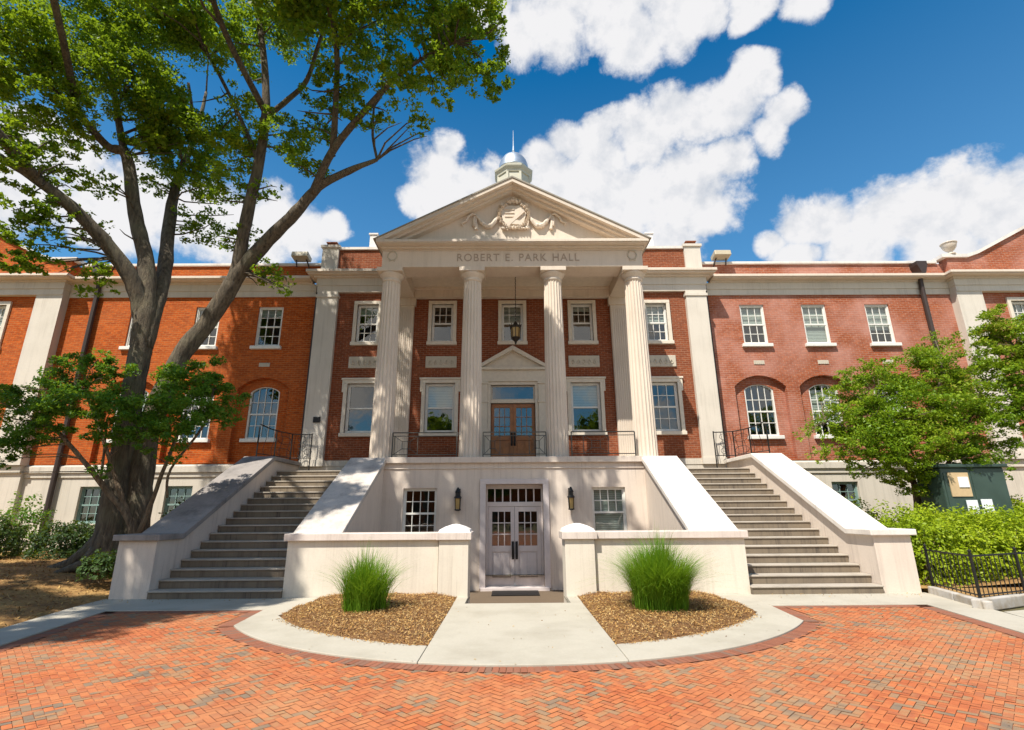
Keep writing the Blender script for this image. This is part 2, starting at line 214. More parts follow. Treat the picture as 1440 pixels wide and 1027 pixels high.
M = dict(
 brick=mat_brick('red_brick', (.56, .11, .013), (.36, .062, .010), (.46, .20, .07), .25, (.50, .18, .07)),
 brick_centre=mat_brick('shade_darkened_brick', (.30, .080, .030), (.21, .055, .024), (.33, .19, .12), .25, (.33, .15, .09)),  # darker, browner brick copy carries the portico's shade in its colour
 landing=mat_plaster('brown_stained_landing', (.15, .105, .065), .2, (.05, .035, .025), .95),
 brick_pale=mat_brick('pale_patched_red_brick', (.42, .115, .045), (.32, .085, .038), (.42, .26, .19), .85, (.56, .30, .24)),  # strong paler pinkish patches mixed over the red by noise
 stucco=mat_plaster('pink_cream_stucco', (.70, .60, .505), .42, (.36, .29, .24)),
 wallstucco=mat_plaster('basement_stucco', (.62, .56, .47), .5, (.28, .25, .2)),
 cream=mat_plaster('cream_painted_stone', (.70, .60, .49), .25, (.36, .29, .21), .7),
 pil=mat_plaster('pale_pilaster_stone', (.66, .60, .51), .3, (.3, .26, .2), .75),
 stone=mat_plaster('carved_limestone', (.56, .50, .40), .2, (.3, .25, .18), .85),
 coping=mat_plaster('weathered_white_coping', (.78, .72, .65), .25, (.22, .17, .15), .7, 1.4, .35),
 cap=mat_plaster('white_cap_paint', (.82, .78, .74), .2, (.3, .25, .2), .7),
 concrete=mat_plaster('pale_concrete', (.46, .42, .34), .1, (.27, .235, .175), .9, .9, .6),
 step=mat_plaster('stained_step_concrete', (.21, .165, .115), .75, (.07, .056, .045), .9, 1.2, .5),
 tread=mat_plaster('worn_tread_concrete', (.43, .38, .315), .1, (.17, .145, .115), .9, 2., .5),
 white=mat_simple('white_window_paint', (.78, .76, .70), .5, 0, .12), frame=mat_simple('cream_window_surround', (.72, .64, .52), .6, 0, .15),
 green_frame=mat_simple('grey_green_frame_paint', (.22, .33, .30), .6),
 blind=mat_simple('pale_window_blind', (.62, .60, .52), .8, 0, .1, 3.), dark=mat_simple('dark_room', (.045, .045, .05), .9),
 wood=mat_simple('orange_brown_door_wood', (.40, .155, .045), .4, 0, .4, 5.), door=mat_simple('pinkish_white_door_paint', (.66, .58, .55), .5, 0, .1),
 iron=mat_simple('black_wrought_iron', (.016, .015, .014), .5, .3), rail=mat_simple('weathered_grey_iron', (.10, .095, .08), .55, .4),
 bronze=mat_simple('dark_bronze', (.05, .04, .03), .45, .6), amber=mat_simple('amber_lamp_glass', (.42, .28, .10), .25),
 gutter=mat_simple('dark_brown_downspout', (.045, .028, .022), .5), dome=mat_simple('silvery_dome_metal', (.55, .60, .64), .42, .8, .2, 3.),
 lead=mat_simple('grey_roof_sheet', (.30, .27, .22), .7), paint_grey=mat_simple('cream_grey_cupola_paint', (.60, .57, .45), .6),
 letter=mat_simple('shadowed_engraved_letters', (.42, .335, .26), .8), granite=mat_plaster('rough_granite', (.48, .45, .41), .1, (.27, .19, .08), .9, 4., .9),
 utility=mat_simple('dark_green_enamel', (.05, .085, .068), .45, .1, .3, 2.), paper=mat_simple('white_paper_notice', (.8, .82, .86), .7, 0, .03), tan=mat_simple('tan_board', (.58, .42, .24), .8),
 flood=mat_simple('beige_floodlight_housing', (.50, .43, .30), .5),
 mortar=mat_ground('joint_sand', [(.3, (.30, .11, .05)), (.7, (.38, .16, .085))]), soil=mat_ground('dry_lawn_soil', [(.3, (.07, .05, .025)), (.5, (.12, .10, .04)), (.75, (.07, .10, .025))]),
 straw=mat_ground('pine_straw', [(.32, (.10, .05, .02)), (.48, (.30, .16, .05)), (.66, (.50, .32, .11))], .9),
 chips=mat_islands('bark_chips', [(0, (.20, .09, .025)), (.35, (.37, .19, .05)), (.7, (.53, .31, .095)), (1, (.62, .45, .20))], .9),
 needles=mat_islands('fallen_straw', [(0, (.13, .065, .02)), (.4, (.34, .18, .05)), (1, (.55, .36, .12))], .9),
 mulch=mat_ground('mulch_bed_base', [(.3, (.12, .055, .02)), (.7, (.30, .15, .05))], 3.),
 paver=mat_islands('orange_clay_pavers', [(0, (.48, .13, .038)), (.2, (.40, .10, .032)), (.36, (.52, .16, .05)), (.52, (.45, .13, .042)), (.62, (.35, .10, .04)), (.72, (.38, .185, .08)), (.83, (.28, .185, .105)), (1, (.17, .14, .10))], .9, (.44, .25, .12), .7, .5),
 border=mat_islands('brown_clay_border_pavers', [(0, (.24, .085, .045)), (.5, (.32, .115, .06)), (.8, (.26, .11, .065)), (1, (.20, .13, .09))], .9),
 bark=mat_bark('grey_brown_bark', (.06, .047, .034), (.19, .15, .10)), bark2=mat_bark('thin_brown_bark', (.10, .07, .045), (.30, .22, .14)),
 leaf=mat_leaf('oak_leaves', [(.05, (.04, .11, .008)), (.45, (.12, .23, .010)), (.9, (.30, .38, .012))], .5),
 leaf_dark=mat_leaf('dogwood_leaves', [(.05, (.035, .12, .015)), (.5, (.07, .20, .018)), (.95, (.18, .34, .03))], .42),
 leaf_mid=mat_leaf('maple_leaves', [(.05, (.06, .15, .008)), (.5, (.17, .29, .012)), (.85, (.31, .40, .022)), (.98, (.36, .24, .05))], .4),
 leaf_hedge=mat_leaf('hedge_leaves', [(.05, (.15, .23, .008)), (.5, (.28, .38, .010)), (.95, (.42, .48, .02))], .35),
 leaf_shrub=mat_leaf('shrub_leaves', [(.05, (.02, .045, .014)), (.5, (.04, .08, .02)), (.95, (.07, .13, .03))], .2),
 grass=mat_leaf('grass_blades', [(.05, (.06, .17, .008)), (.5, (.14, .31, .016)), (.9, (.29, .45, .05)), (.97, (.42, .36, .14))], .4),
 glass=mat_glass(),
 cream_wall=mat_plaster('cream_wall_stucco', (.72, .65, .54), .3, (.36, .29, .22)), coping_wall=mat_plaster('pinkish_wall_coping', (.70, .61, .54), .3, (.25, .18, .15), .7, 1.4, .3),
 coping_dark=mat_plaster('blackened_parapet_top', (.30, .27, .25), .3, (.06, .055, .05), .85, 1.4, .8), coping_mid=mat_plaster('shade_mottled_parapet_top', (.60, .54, .48), .3, (.12, .10, .09), .8, 1.4, .6),
)
# ------------------------------------------------------------------ mesh helpers
class MB:
    def __init__(s, sx=1): s.v = []; s.f = []; s.sx = sx
    def add(s, vs, fs):
        k = len(s.v); s.v += [(x*s.sx, y, z) for x, y, z in vs]; s.f += [tuple(i+k for i in f) for f in fs]; return s
    def box(s, x0, x1, y0, y1, z0, z1):
        return s.add([(x0, y0, z0), (x1, y0, z0), (x1, y1, z0), (x0, y1, z0), (x0, y0, z1), (x1, y0, z1), (x1, y1, z1), (x0, y1, z1)],
                     [(0, 3, 2, 1), (4, 5, 6, 7), (0, 1, 5, 4), (1, 2, 6, 5), (2, 3, 7, 6), (3, 0, 4, 7)])
    def prism(s, pts, a, b, axis='y'):
        """extrude a 2D outline: axis y takes (x,z) points, x takes (y,z), z takes (x,y)"""
        n = len(pts)
        mk = {'y': lambda p, t: (p[0], t, p[1]), 'x': lambda p, t: (t, p[0], p[1]), 'z': lambda p, t: (p[0], p[1], t)}[axis]
        return s.add([mk(p, a) for p in pts]+[mk(p, b) for p in pts],
                     [tuple(range(n))[::-1], tuple(range(n, 2*n))]+[(i, (i+1) % n, n+(i+1) % n, n+i) for i in range(n)])
    def tube(s, pts, rad, n=8, cap=True):
        pts = [Vector(p) for p in pts]; rad = rad if isinstance(rad, (list, tuple)) else [rad]*len(pts)
        vs, fs = [], []; u = None
        for i, p in enumerate(pts):
            d = (pts[min(i+1, len(pts)-1)]-pts[max(i-1, 0)]).normalized()
            if u is None: u = d.orthogonal().normalized()
            u = (u-d*u.dot(d)).normalized(); w = d.cross(u)
            vs += [tuple(p+rad[i]*(math.cos(2*math.pi*k/n)*u+math.sin(2*math.pi*k/n)*w)) for k in range(n)]
        for i in range(len(pts)-1):
            fs += [(i*n+k, i*n+(k+1) % n, (i+1)*n+(k+1) % n, (i+1)*n+k) for k in range(n)]
        if cap: fs += [tuple(range(n))[::-1], tuple(range((len(pts)-1)*n, len(pts)*n))]
        return s.add(vs, fs)
    def lathe(s, prof, cx, cy, n=24, phase=0.):
        """prof: list of (radius, z)"""
        vs = [(cx+r*math.cos(2*math.pi*k/n+phase), cy+r*math.sin(2*math.pi*k/n+phase), z) for r, z in prof for k in range(n)]
        m = len(prof)
        fs = [(i*n+k, i*n+(k+1) % n, (i+1)*n+(k+1) % n, (i+1)*n+k) for i in range(m-1) for k in range(n)]
        fs += [tuple(range(n))[::-1], tuple(range((m-1)*n, m*n))]
        return s.add(vs, fs)
    def build(s, name, mat, parent=None, smooth=False, bevel=0, fix=True):
        me = bpy.data.meshes.new(name)
        o = org(parent)
        me.from_pydata([(x-o[0], y-o[1], z-o[2]) for x, y, z in s.v], [], s.f); me.update()
        if fix:
            b = bmesh.new(); b.from_mesh(me); bmesh.ops.recalc_face_normals(b, faces=b.faces); b.to_mesh(me); b.free()
        if smooth: me.polygons.foreach_set('use_smooth', [True]*len(me.polygons))
        me.materials.append(M[mat] if isinstance(mat, str) else mat)
        ob = bpy.data.objects.new(name, me); COL.objects.link(ob)
        if parent: ob.parent = parent
        if bevel:
            md = ob.modifiers.new('edge', 'BEVEL'); md.width = bevel; md.segments = 2; md.limit_method = 'ANGLE'; md.angle_limit = R(40)
        return ob
ROOT = {}
def org(p):
    while p is not None:
        if p.name in ROOT: return ROOT[p.name]
        p = p.parent
    return (0, 0, 0)
def thing(name, label, cat, loc=(0, 0, 0), group=None):
    o = bpy.data.objects.new(name, None); COL.objects.link(o); o.location = loc; ROOT[o.name] = loc
    o['label'] = label; o['category'] = cat
    if group: o['group'] = group
    return o
def tag(o, label, cat, group=None, kind=None):
    if label: o['label'] = label
    if cat: o['category'] = cat
    if group: o['group'] = group
    if kind: o['kind'] = kind
    return o
def arch(xc, w, z0, zs, rise, n=14):
    """outline of an opening with a segmental arch: bottom-left, then round the arch to bottom-right"""
    h = w/2; Rr = (h*h+rise*rise)/(2*rise); a = math.asin(min(1, h/Rr)); zc = zs+rise-Rr
    return [(xc+Rr*math.sin(-a+2*a*i/n), zc+Rr*math.cos(-a+2*a*i/n)) for i in range(n+1)]
def wall(mb, x0, x1, z0, z1, y, ops, depth=.2):
    """front sheet of a wall at y with openings (xa,xb,za,zb[,rise]) and their reveals"""
    xs = sorted({x0, x1, *[o[0] for o in ops], *[o[1] for o in ops]}); zs = sorted({z0, z1, *[o[2] for o in ops], *[o[3] for o in ops]})
    for i in range(len(xs)-1):
        for j in range(len(zs)-1):
            cx, cz = (xs[i]+xs[i+1])/2, (zs[j]+zs[j+1])/2
            if any(o[0] < cx < o[1] and o[2] < cz < o[3] for o in ops): continue
            mb.add([(xs[i], y, zs[j]), (xs[i+1], y, zs[j]), (xs[i+1], y, zs[j+1]), (xs[i], y, zs[j+1])], [(0, 1, 2, 3)])
    for o in ops:
        a, b, c, d = o[:4]; rise = o[4] if len(o) > 4 else 0
        q = y+depth; zz = d-rise
        mb.add([(a, y, c), (b, y, c), (b, q, c), (a, q, c)], [(0, 1, 2, 3)])
        mb.add([(a, y, c), (a, y, zz), (a, q, zz), (a, q, c)], [(0, 1, 2, 3)])
        mb.add([(b, y, c), (b, y, zz), (b, q, zz), (b, q, c)], [(3, 2, 1, 0)])
        if not rise: mb.add([(a, y, d), (b, y, d), (b, q, d), (a, q, d)], [(3, 2, 1, 0)])
        else:
            P = arch((a+b)/2, b-a, c, zz, rise)
            for (xa, za), (xb, zb) in zip(P, P[1:]):
                mb.add([(xa, y, za), (xb, y, zb), (xb, y, d+1e-4), (xa, y, d+1e-4)], [(0, 1, 2, 3)])
                mb.add([(xa, y, za), (xb, y, zb), (xb, q, zb), (xa, q, za)], [(3, 2, 1, 0)])

def window(parent, xc, w, z0, z1, y, cols=3, rows=4, rise=0, blind=0., frame='white', sx=1, bars=True, sill=True, fw=.055, upper_bars_only=False, blindmat='blind'):
    """double-hung sash: y is the outer face of the frame"""
    a, b = xc-w/2, xc+w/2
    f = MB(sx)
    if rise:
        out = [(a, z0)]+arch(xc, w, z0, z1-rise, rise)+[(b, z0)]
        inn = [(a+fw, z0+fw)]+arch(xc, w-2*fw, z0, z1-rise-.01, rise*.92)+[(b-fw, z0+fw)]
        for i in range(len(out)):
            j = (i+1) % len(out)
            f.add([(out[i][0], y, out[i][1]), (out[j][0], y, out[j][1]), (inn[j][0], y, inn[j][1]), (inn[i][0], y, inn[i][1]),
                   (out[i][0], y+.1, out[i][1]), (out[j][0], y+.1, out[j][1]), (inn[j][0], y+.1, inn[j][1]), (inn[i][0], y+.1, inn[i][1])],
                  [(0, 1, 2, 3), (2, 3, 7, 6), (4, 5, 6, 7)])
    else:
        f.box(a, a+fw, y, y+.1, z0, z1); f.box(b-fw, b, y, y+.1, z0, z1); f.box(a+fw, b-fw, y, y+.1, z1-fw, z1); f.box(a+fw, b-fw, y, y+.1, z0, z0+fw)
    fo = f.build('window', frame, parent)
    ia, ib, ic, id_ = a+fw, b-fw, z0+fw, z1-fw
    mid = (z0+z1-rise*.6)/2
    s = MB(sx); s.box(ia, ib, y+.02, y+.075, mid-.028, mid+.028)
    if not rise:
        for za, zb in ((ic, ic+.04), (id_-.035, id_)): s.box(ia, ib, y+.03, y+.078, za, zb)
        for xa, xb in ((ia, ia+.035), (ib-.035, ib)): s.box(xa, xb, y+.031, y+.077, ic+.04, id_-.035)
    if bars:
        t = .011
        top = lambda x: (id_-.03 if not rise else min(z1-.03, z1-rise*((x-xc)/(w/2))**2-.03))
        for i in range(1, cols):
            x = ia+(ib-ia)*i/cols
            s.box(x-t, x+t, y+.035, y+.062, (mid+.028 if upper_bars_only else ic), top(x))
        for j in range(1, rows):
            if rows % 2 == 0 and j == rows//2: continue
            if upper_bars_only and j < rows/2: continue
            z = ic+(id_-rise*.5-ic)*j/rows
            s.box(ia, ib, y+.036, y+.06, z-t, z+t)
    s.build('sash', frame, fo)
    g = MB(sx)
    if rise: g.add([(x, y+.066, z) for x, z in [(a+.02, z0+.02)]+arch(xc, w-.04, z0, z1-rise-.01, rise*.95)+[(b-.02, z0+.02)]], [tuple(range(17))])
    else: g.add([(ia, y+.066, ic), (ib, y+.066, ic), (ib, y+.066, id_), (ia, y+.066, id_)], [(0, 1, 2, 3)])
    g.build('pane', 'glass', fo, fix=False)
    if blind > 0:
        k = MB(sx); zb = z1-.02-(z1-z0)*blind; n = max(3, int((z1-zb)/.06))
        for i in range(n):
            u, v = zb+(z1-.02-zb)*i/n, zb+(z1-.02-zb)*(i+.93)/n
            if rise and v > z1-rise*.9: break
            k.add([(ia-.02, y+.125, u), (ib+.02, y+.125, u), (ib+.02, y+.14, v), (ia-.02, y+.14, v)], [(0, 1, 2, 3)])
        k.build('blind', blindmat, fo, fix=False)
    if sill:
        k = MB(sx); k.box(a-.1, b+.1, y-.17, y+.09, z0-.13, z0-.003); k.build('sill', 'white' if frame == 'white' else 'frame', fo, bevel=.012)
    return fo

# ------------------------------------------------------------------ the hall
HALL = thing('college_hall', 'red brick two storey college hall with columned portico, pediment and lettered frieze', 'building', (0, 18.1, 0))
H = HALL
YC, YW, YP = 18.1, 18.5, 18.36           # wall planes: centre block, wings, end pavilions
FW = 1.06                                 # glass opening widths
# centre block wall: openings
ops = []
for x in (-5.45, -2.63, 0, 2.63, 5.45): ops.append((x-.40, x+.40, 7.74, 9.25))
for x in (-5.45, -2.63, 2.63, 5.45): ops.append((x-.535, x+.535, 4.36, 6.16))
ops.append((-.80, .80, 3.2, 6.08))
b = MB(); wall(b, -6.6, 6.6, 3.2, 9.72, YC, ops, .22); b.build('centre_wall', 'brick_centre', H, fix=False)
b = MB(); b.box(-7.38, 7.38, 18.04, 18.4, -.5, 3.2); b.box(-7.38, -3.9, 18.02, 18.09, 3.2, 3.4); b.box(3.9, 7.38, 18.02, 18.09, 3.2, 3.4)
b.build('base_band', 'wallstucco', H)
for sx in (1, -1):
    b = MB(sx); b.box(6.6, 7.38, 17.94, YW+.05, 3.4, 9.72); b.box(6.57, 7.41, 17.91, YW+.03, 3.2, 3.42)
    b.box(6.56, 7.42, 17.90, YW+.02, 9.5, 9.6); b.build('pilaster', 'pil', H)
b = MB(); b.box(-7.42, 7.42, 17.97, YW+.1, 9.72, 9.98); b.box(-7.45, 7.45, 17.935, YW+.1, 9.98, 10.28); b.build('frieze', 'pil', H)
b = MB()
for k, (p, z0, z1) in enumerate(((.10, 10.28, 10.35), (.26, 10.35, 10.41), (.33, 10.41, 10.52))): b.box(-7.45-p, 7.45+p, 17.93-p, YW+.11, z0, z1)
b.build('cornice', 'cream', H, bevel=.012)
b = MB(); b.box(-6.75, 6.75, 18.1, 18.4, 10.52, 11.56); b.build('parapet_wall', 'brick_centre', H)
b = MB(); b.box(-6.75, 6.75, 18.03, 18.47, 11.56, 11.66); b.build('parapet_coping', 'coping', H)
for sx in (1, -1):
    b = MB(sx); b.box(6.75, 7.38, 18.0, 18.48, 10.52, 11.62); b.box(6.70, 7.44, 17.95, 18.52, 11.62, 11.72); b.build('parapet_pier', 'pil', H)
    b = MB(sx); b.box(6.92, 7.28, 18.15, 18.45, 11.72, 11.9); b.box(6.89, 7.31, 18.12, 18.48, 11.9, 11.94); b.build('chimney_block', 'brick_centre', H)
    b = MB(sx); b.box(5.45, 5.74, 18.55, 18.9, 10.6, 12.5); b.box(5.41, 5.78, 18.51, 18.94, 12.5, 12.56); b.build('chimney_post', 'cap', H)
def surround(x, w, z0, z1, y, ears, mat='frame'):
    t = .13
    b = MB(); b.box(x-w/2-t, x-w/2, y-.07, y+.1, z0, z1); b.box(x+w/2, x+w/2+t, y-.07, y+.1, z0, z1)
    b.box(x-w/2-t, x+w/2+t, y-.072, y+.1, z1, z1+t)
    b.box(x-w/2-t-.03, x+w/2+t+.03, y-.11, y+.1, z0-.13, z0)
    if ears:
        for s in (-1, 1): b.box(*sorted((x+s*(w/2+t), x+s*(w/2+t+.06))), y-.071, y+.05, z1-.32, z1+t)
        b.box(x-w/2-t-.09, x+w/2+t+.09, y-.1, y+.05, z1+t, z1+t+.07)
    return b
bl = {-5.45: .25, -2.63: 0, 0: .45, 2.63: .15, 5.45: .5}
for x in (-5.45, -2.63, 0, 2.63, 5.45):
    f = window(H, x, .80, 7.74, 9.25, YC+.06, 3, 4, blind=bl[x], sill=False, fw=.05, upper_bars_only=abs(x) < 3)
    surround(x, .80, 7.74, 9.25, YC, False).build('surround', 'frame', f, bevel=.01)
for x in (-5.45, -2.63, 2.63, 5.45):
    f = window(H, x, 1.07, 4.36, 6.16, YC+.06, 3, 4, blind={-5.45: .0, -2.63: .5, 2.63: .5, 5.45: 0}[x], sill=False, fw=.055, bars=(x == 5.45))
    surround(x, 1.07, 4.36, 6.16, YC, True).build('surround', 'frame', f, bevel=.01)
    b = MB(); b.box(x-.57, x+.57, YC-.05, YC+.05, 6.74, 7.18); pn = b.build('carved_panel', 'stone', H, bevel=.015)
    b = MB()
    for k in range(5):
        q = x-.4+.2*k
        b.tube([(q-.05, YC-.055, 6.9), (q, YC-.065, 7.02), (q+.05, YC-.055, 6.9), (q, YC-.06, 6.86), (q-.05, YC-.055, 6.9)], .02, 5)
    b.build('relief', 'stone', pn)
# entrance of the portico floor
b = MB()
for s in (1, -1):
    b.box(*sorted((s*.80, s*.92)), YC-.05, YC+.12, 3.2, 6.2)
    b.box(*sorted((s*.92, s*1.2)), YC-.11, YC+.06, 3.2, 6.18); b.box(*sorted((s*.89, s*1.23)), YC-.15, YC+.04, 6.1, 6.2); b.box(*sorted((s*.89, s*1.23)), YC-.14, YC+.04, 5.42, 5.48)
b.box(-.8, .8, YC-.05, YC+.12, 6.08, 6.2); b.box(-.8, .8, YC+.0, YC+.14, 5.42, 5.54)
b.box(-1.2, 1.2, YC-.1, YC+.05, 6.2, 6.62); b.box(-1.27, 1.27, YC-.2, YC+.05, 6.62, 6.72)
dsu = b.build('door_surround', 'frame', H, bevel=.008)
b = MB()
b.prism([(-1.28, 6.74), (1.28, 6.74), (0, 7.42)], YC-.06, YC+.04)
for s in (1, -1): b.prism([(s*1.36, 6.725), (s*1.12, 6.725), (0, 7.36), (0, 7.53)], YC-.24, YC+.03)
b.build('door_pediment', 'frame', dsu, bevel=.008)
b = MB(); b.add([(-.74, YC+.1, 5.56), (.74, YC+.1, 5.56), (.74, YC+.1, 6.06), (-.74, YC+.1, 6.06)], [(0, 1, 2, 3)]); b.build('transom_pane', 'glass', dsu, fix=False)
b = MB(); 
for (a, c, e, g) in ((-.8, .8, 6.03, 6.075), (-.8, .8, 5.545, 5.58), (-.8, -.74, 5.58, 6.03), (.74, .8, 5.58, 6.03)): b.box(a, c, YC+.07, YC+.13, e, g)
b.build('transom_frame', 'frame', dsu)
def door_leaf(parent, x0, x1, z0, z1, y, mat, cols, rows, glass_z, panels, hinge, handle_mat='iron'):
    s = .11 if x1-x0 > .6 else .1
    b = MB(); b.box(x0, x0+s, y, y+.06, z0, z1); b.box(x1-s, x1, y, y+.06, z0, z1)
    b.box(x0+s, x1-s, y+.001, y+.059, z1-.14, z1); b.box(x0+s, x1-s, y+.001, y+.059, glass_z-.16, glass_z); b.box(x0+s, x1-s, y+.001, y+.059, z0, z0+.22)
    b.box(x0+s, x1-s, y+.028, y+.05, z0+.22, glass_z-.16)
    w = (x1-x0-2*s)/panels
    for i in range(panels):
        a, c = x0+s+w*i+.035, x0+s+w*(i+1)-.035
        b.box(a, c, y+.012, y+.04, z0+.26, glass_z-.2)
    for i in range(1, cols):
        x = x0+s+(x1-x0-2*s)*i/cols; b.box(x-.014, x+.014, y+.012, y+.04, glass_z, z1-.14)
    for j in range(1, rows):
        z = glass_z+(z1-.14-glass_z)*j/rows; b.box(x0+s, x1-s, y+.013, y+.038, z-.014, z+.014)
    d = b.build('door', mat, parent, bevel=.006)
    g = MB(); g.add([(x0+s, y+.034, glass_z), (x1-s, y+.034, glass_z), (x1-s, y+.034, z1-.14), (x0+s, y+.034, z1-.14)], [(0, 1, 2, 3)]); g.build('pane', 'glass', d, fix=False)
    hx = x1-.05 if hinge < 0 else x0+.05; hz = glass_z-.12
    h = MB(); h.tube([(hx, y-.002, hz-.2), (hx, y-.07, hz-.17), (hx, y-.075, hz), (hx, y-.07, hz+.17), (hx, y-.002, hz+.2)], .022, 8); h.box(hx-.035, hx+.035, y-.012, y-.001, hz-.24, hz+.24); h.build('handle', handle_mat, d)
    return d
door_leaf(H, -.785, -.004, 3.21, 5.40, YC+.09, 'wood', 3, 3, 4.25, 2, -1); door_leaf(H, .004, .785, 3.21, 5.40, YC+.09, 'wood', 3, 3, 4.25, 2, 1)

# ---- wings and pavilions, built for the right and mirrored
LBL = {}
for sx in (1, -1):
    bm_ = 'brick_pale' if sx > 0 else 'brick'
    ops = [(x-.475, x+.475, 7.74, 9.35) for x in (9.32, 11.73, 14.22)] + [(x-.96, x+.96, 3.4, 6.5, .42) for x in (9.22, 11.65, 14.1)]
    b = MB(sx); wall(b, 7.38, 17.25, 3.36, 9.75, YW, ops, .17); b.build('wing_wall', bm_, H, fix=False)
    b = MB(sx)
    for x in (9.22, 11.65, 14.1): wall(b, x-.98, x+.98, 3.36, 6.55, YW+.17, [(x-.55, x+.55, 4.26, 6.2, .2)], .12)
    b.build('arch_recess', bm_, H, fix=False)
    for i, x in enumerate((9.32, 11.73, 14.22)):
        window(H, x, .95, 7.74, 9.35, YW+.05, 3, 4, blind=(.45, 1, .62)[i] if sx > 0 else (.2, .5, 0)[i], sx=sx, upper_bars_only=(i == 1 and sx > 0))
    for i, x in enumerate((9.22, 11.65, 14.1)):
        window(H, x, 1.1, 4.26, 6.2, YW+.2, 4, 4, rise=.2, blind=(.0, .75, .5)[i] if sx > 0 else (0, .35, .5)[i], sx=sx)
        b = MB(sx); b.box(x-.2+.08, x+.2+.08, YW-.02, YW+.1, 6.93, 7.08); 
        for k in range(5): b.box(x-.15+.08+.075*k-.012, x-.15+.08+.075*k+.012, YW-.028, YW+.05, 6.95, 7.06)
        b.build('vent', 'stone', H)
    b = MB(sx); b.box(7.38, 17.2, YW-.1, YW+.2, 3.06, 3.28); b.prism([(YW-.1, 3.28), (YW+.05, 3.36), (YW+.2, 3.36), (YW+.2, 3.28)], 7.38, 17.2, 'x'); b.box(7.38, 17.2, YW-.045, YW+.2, 2.9, 3.058)
    b.box(17.2, 27.5, YP-.1, YP+.2, 3.06, 3.33); b.build('water_table', 'wallstucco', H, bevel=.01)
    ops = [(x-.47, x+.47, 1.35, 2.6) for x in (9.3, 11.72, 14.7)]
    b = MB(sx); wall(b, 7.38, 17.25, -.5, 2.9, YW, ops, .2); b.box(17.2, 27.5, YP-.02, YP+.2, -.5, 3.058); b.build('basement_wall', 'wallstucco', H, fix=False)
    for x in (9.3, 11.72, 14.7): window(H, x, .94, 1.35, 2.6, YW+.1, 3, 4, sx=sx, frame='green_frame', sill=False)
    b = MB(sx); b.box(7.40, 17.2, YW-.035, YW+.1, 9.75, 9.99); b.box(7.43, 17.2, YW-.07, YW+.1, 9.99, 10.26); b.box(17.2, 27.5, YP-.2, YP+.1, 9.75, 9.99); b.box(17.17, 27.5, YP-.235, YP+.1, 9.99, 10.26); b.build('frieze', 'pil', H)
    b = MB(sx)
    for p, z0, z1 in ((.06, 10.26, 10.33), (.30, 10.33, 10.37), (.36, 10.37, 10.47)):
        b.box(7.79, 17.17-p, YW-.07-p, YW+.12, z0, z1); b.box(17.17-p, 27.5, YP-.235-p, YP+.12, z0, z1)
    b.build('cornice', 'cream', H, bevel=.01)
    b = MB(sx); b.box(7.45, 17.2, YW-.02, YW+.28, 10.47, 11.06); b.build('parapet_wall', bm_, H)
    b = MB(sx); b.box(7.45, 16.95, YW-.1, YW+.36, 11.06, 11.17); b.build('parapet_coping', 'coping', H, bevel=.015)
    # pavilion with its gable
    G = [(17.2, 10.47), (27.5, 10.47), (27.5, 12.42), (23.6, 14.0), (18.45, 11.36), (18.0, 11.2), (17.2, 11.2)]
    ops = [(19.75-.42, 19.75+.42, 7.75, 9.4), (19.75-.5, 19.75+.5, 4.3, 6.1), (22.4-.42, 22.4+.42, 7.75, 9.4), (22.4-.5, 22.4+.5, 4.3, 6.1)]
    b = MB(sx); wall(b, 18.2, 27.5, 3.33, 9.75, YP, ops, .2); b.build('pavilion_wall', bm_, H, fix=False)
    b = MB(sx); b.prism(G, YP-.12, YP+.25); b.build('gable', bm_, H)
    for x in (19.75, 22.4):
        f = window(H, x, .84, 7.75, 9.4, YP+.06, 3, 4, sx=sx, sill=False, blind=.5)
        c = surround(x, .84, 7.75, 9.4, YP, False); c.v = [(p[0]*sx, p[1], p[2]) for p in c.v]; c.build('surround', 'frame', f)
        f = window(H, x, 1.0, 4.3, 6.1, YP+.06, 3, 4, sx=sx, sill=False)
        c = surround(x, 1.0, 4.3, 6.1, YP, True); c.v = [(p[0]*sx, p[1], p[2]) for p in c.v]; c.build('surround', 'frame', f)
    b = MB(sx)
    T = [(16.98, 11.2), (18.0, 11.2), (18.47, 11.36), (23.6, 14.0), (27.6, 12.38)]
    for (xa, za), (xb, zb) in zip(T, T[1:]): b.prism([(xa, za), (xb, zb), (xb, zb+.13), (xa, za+.13)], YP-.22, YP+.3)
    b.build('gable_coping', 'coping', H)
    b = MB(sx); b.box(17.2, 18.2, YP-.17, YW+.1, 3.33, 9.75); b.box(17.17, 18.23, YP-.2, YW+.1, 3.33, 3.6); b.build('pilaster', 'pil', H)
    # downspouts
    b = MB(sx); b.box(7.47, 7.6, YW-.15, YW-.015, 3.3, 10.2); b.build('downspout', 'gutter', H)
    b = MB(sx); b.tube([(16.05, YW-.2, 10.5), (16.05, YW-.15, 10.2), (16.05, YW-.13, 9.7), (16.05, YW-.13, .3)], .085, 8)
    b.prism([(15.85, 11.0), (16.25, 11.0), (16.25, 10.85), (16.13, 10.5), (15.97, 10.5), (15.85, 10.85)], YW-.42, YW-.03)
    b.build('downspout', 'gutter', H)
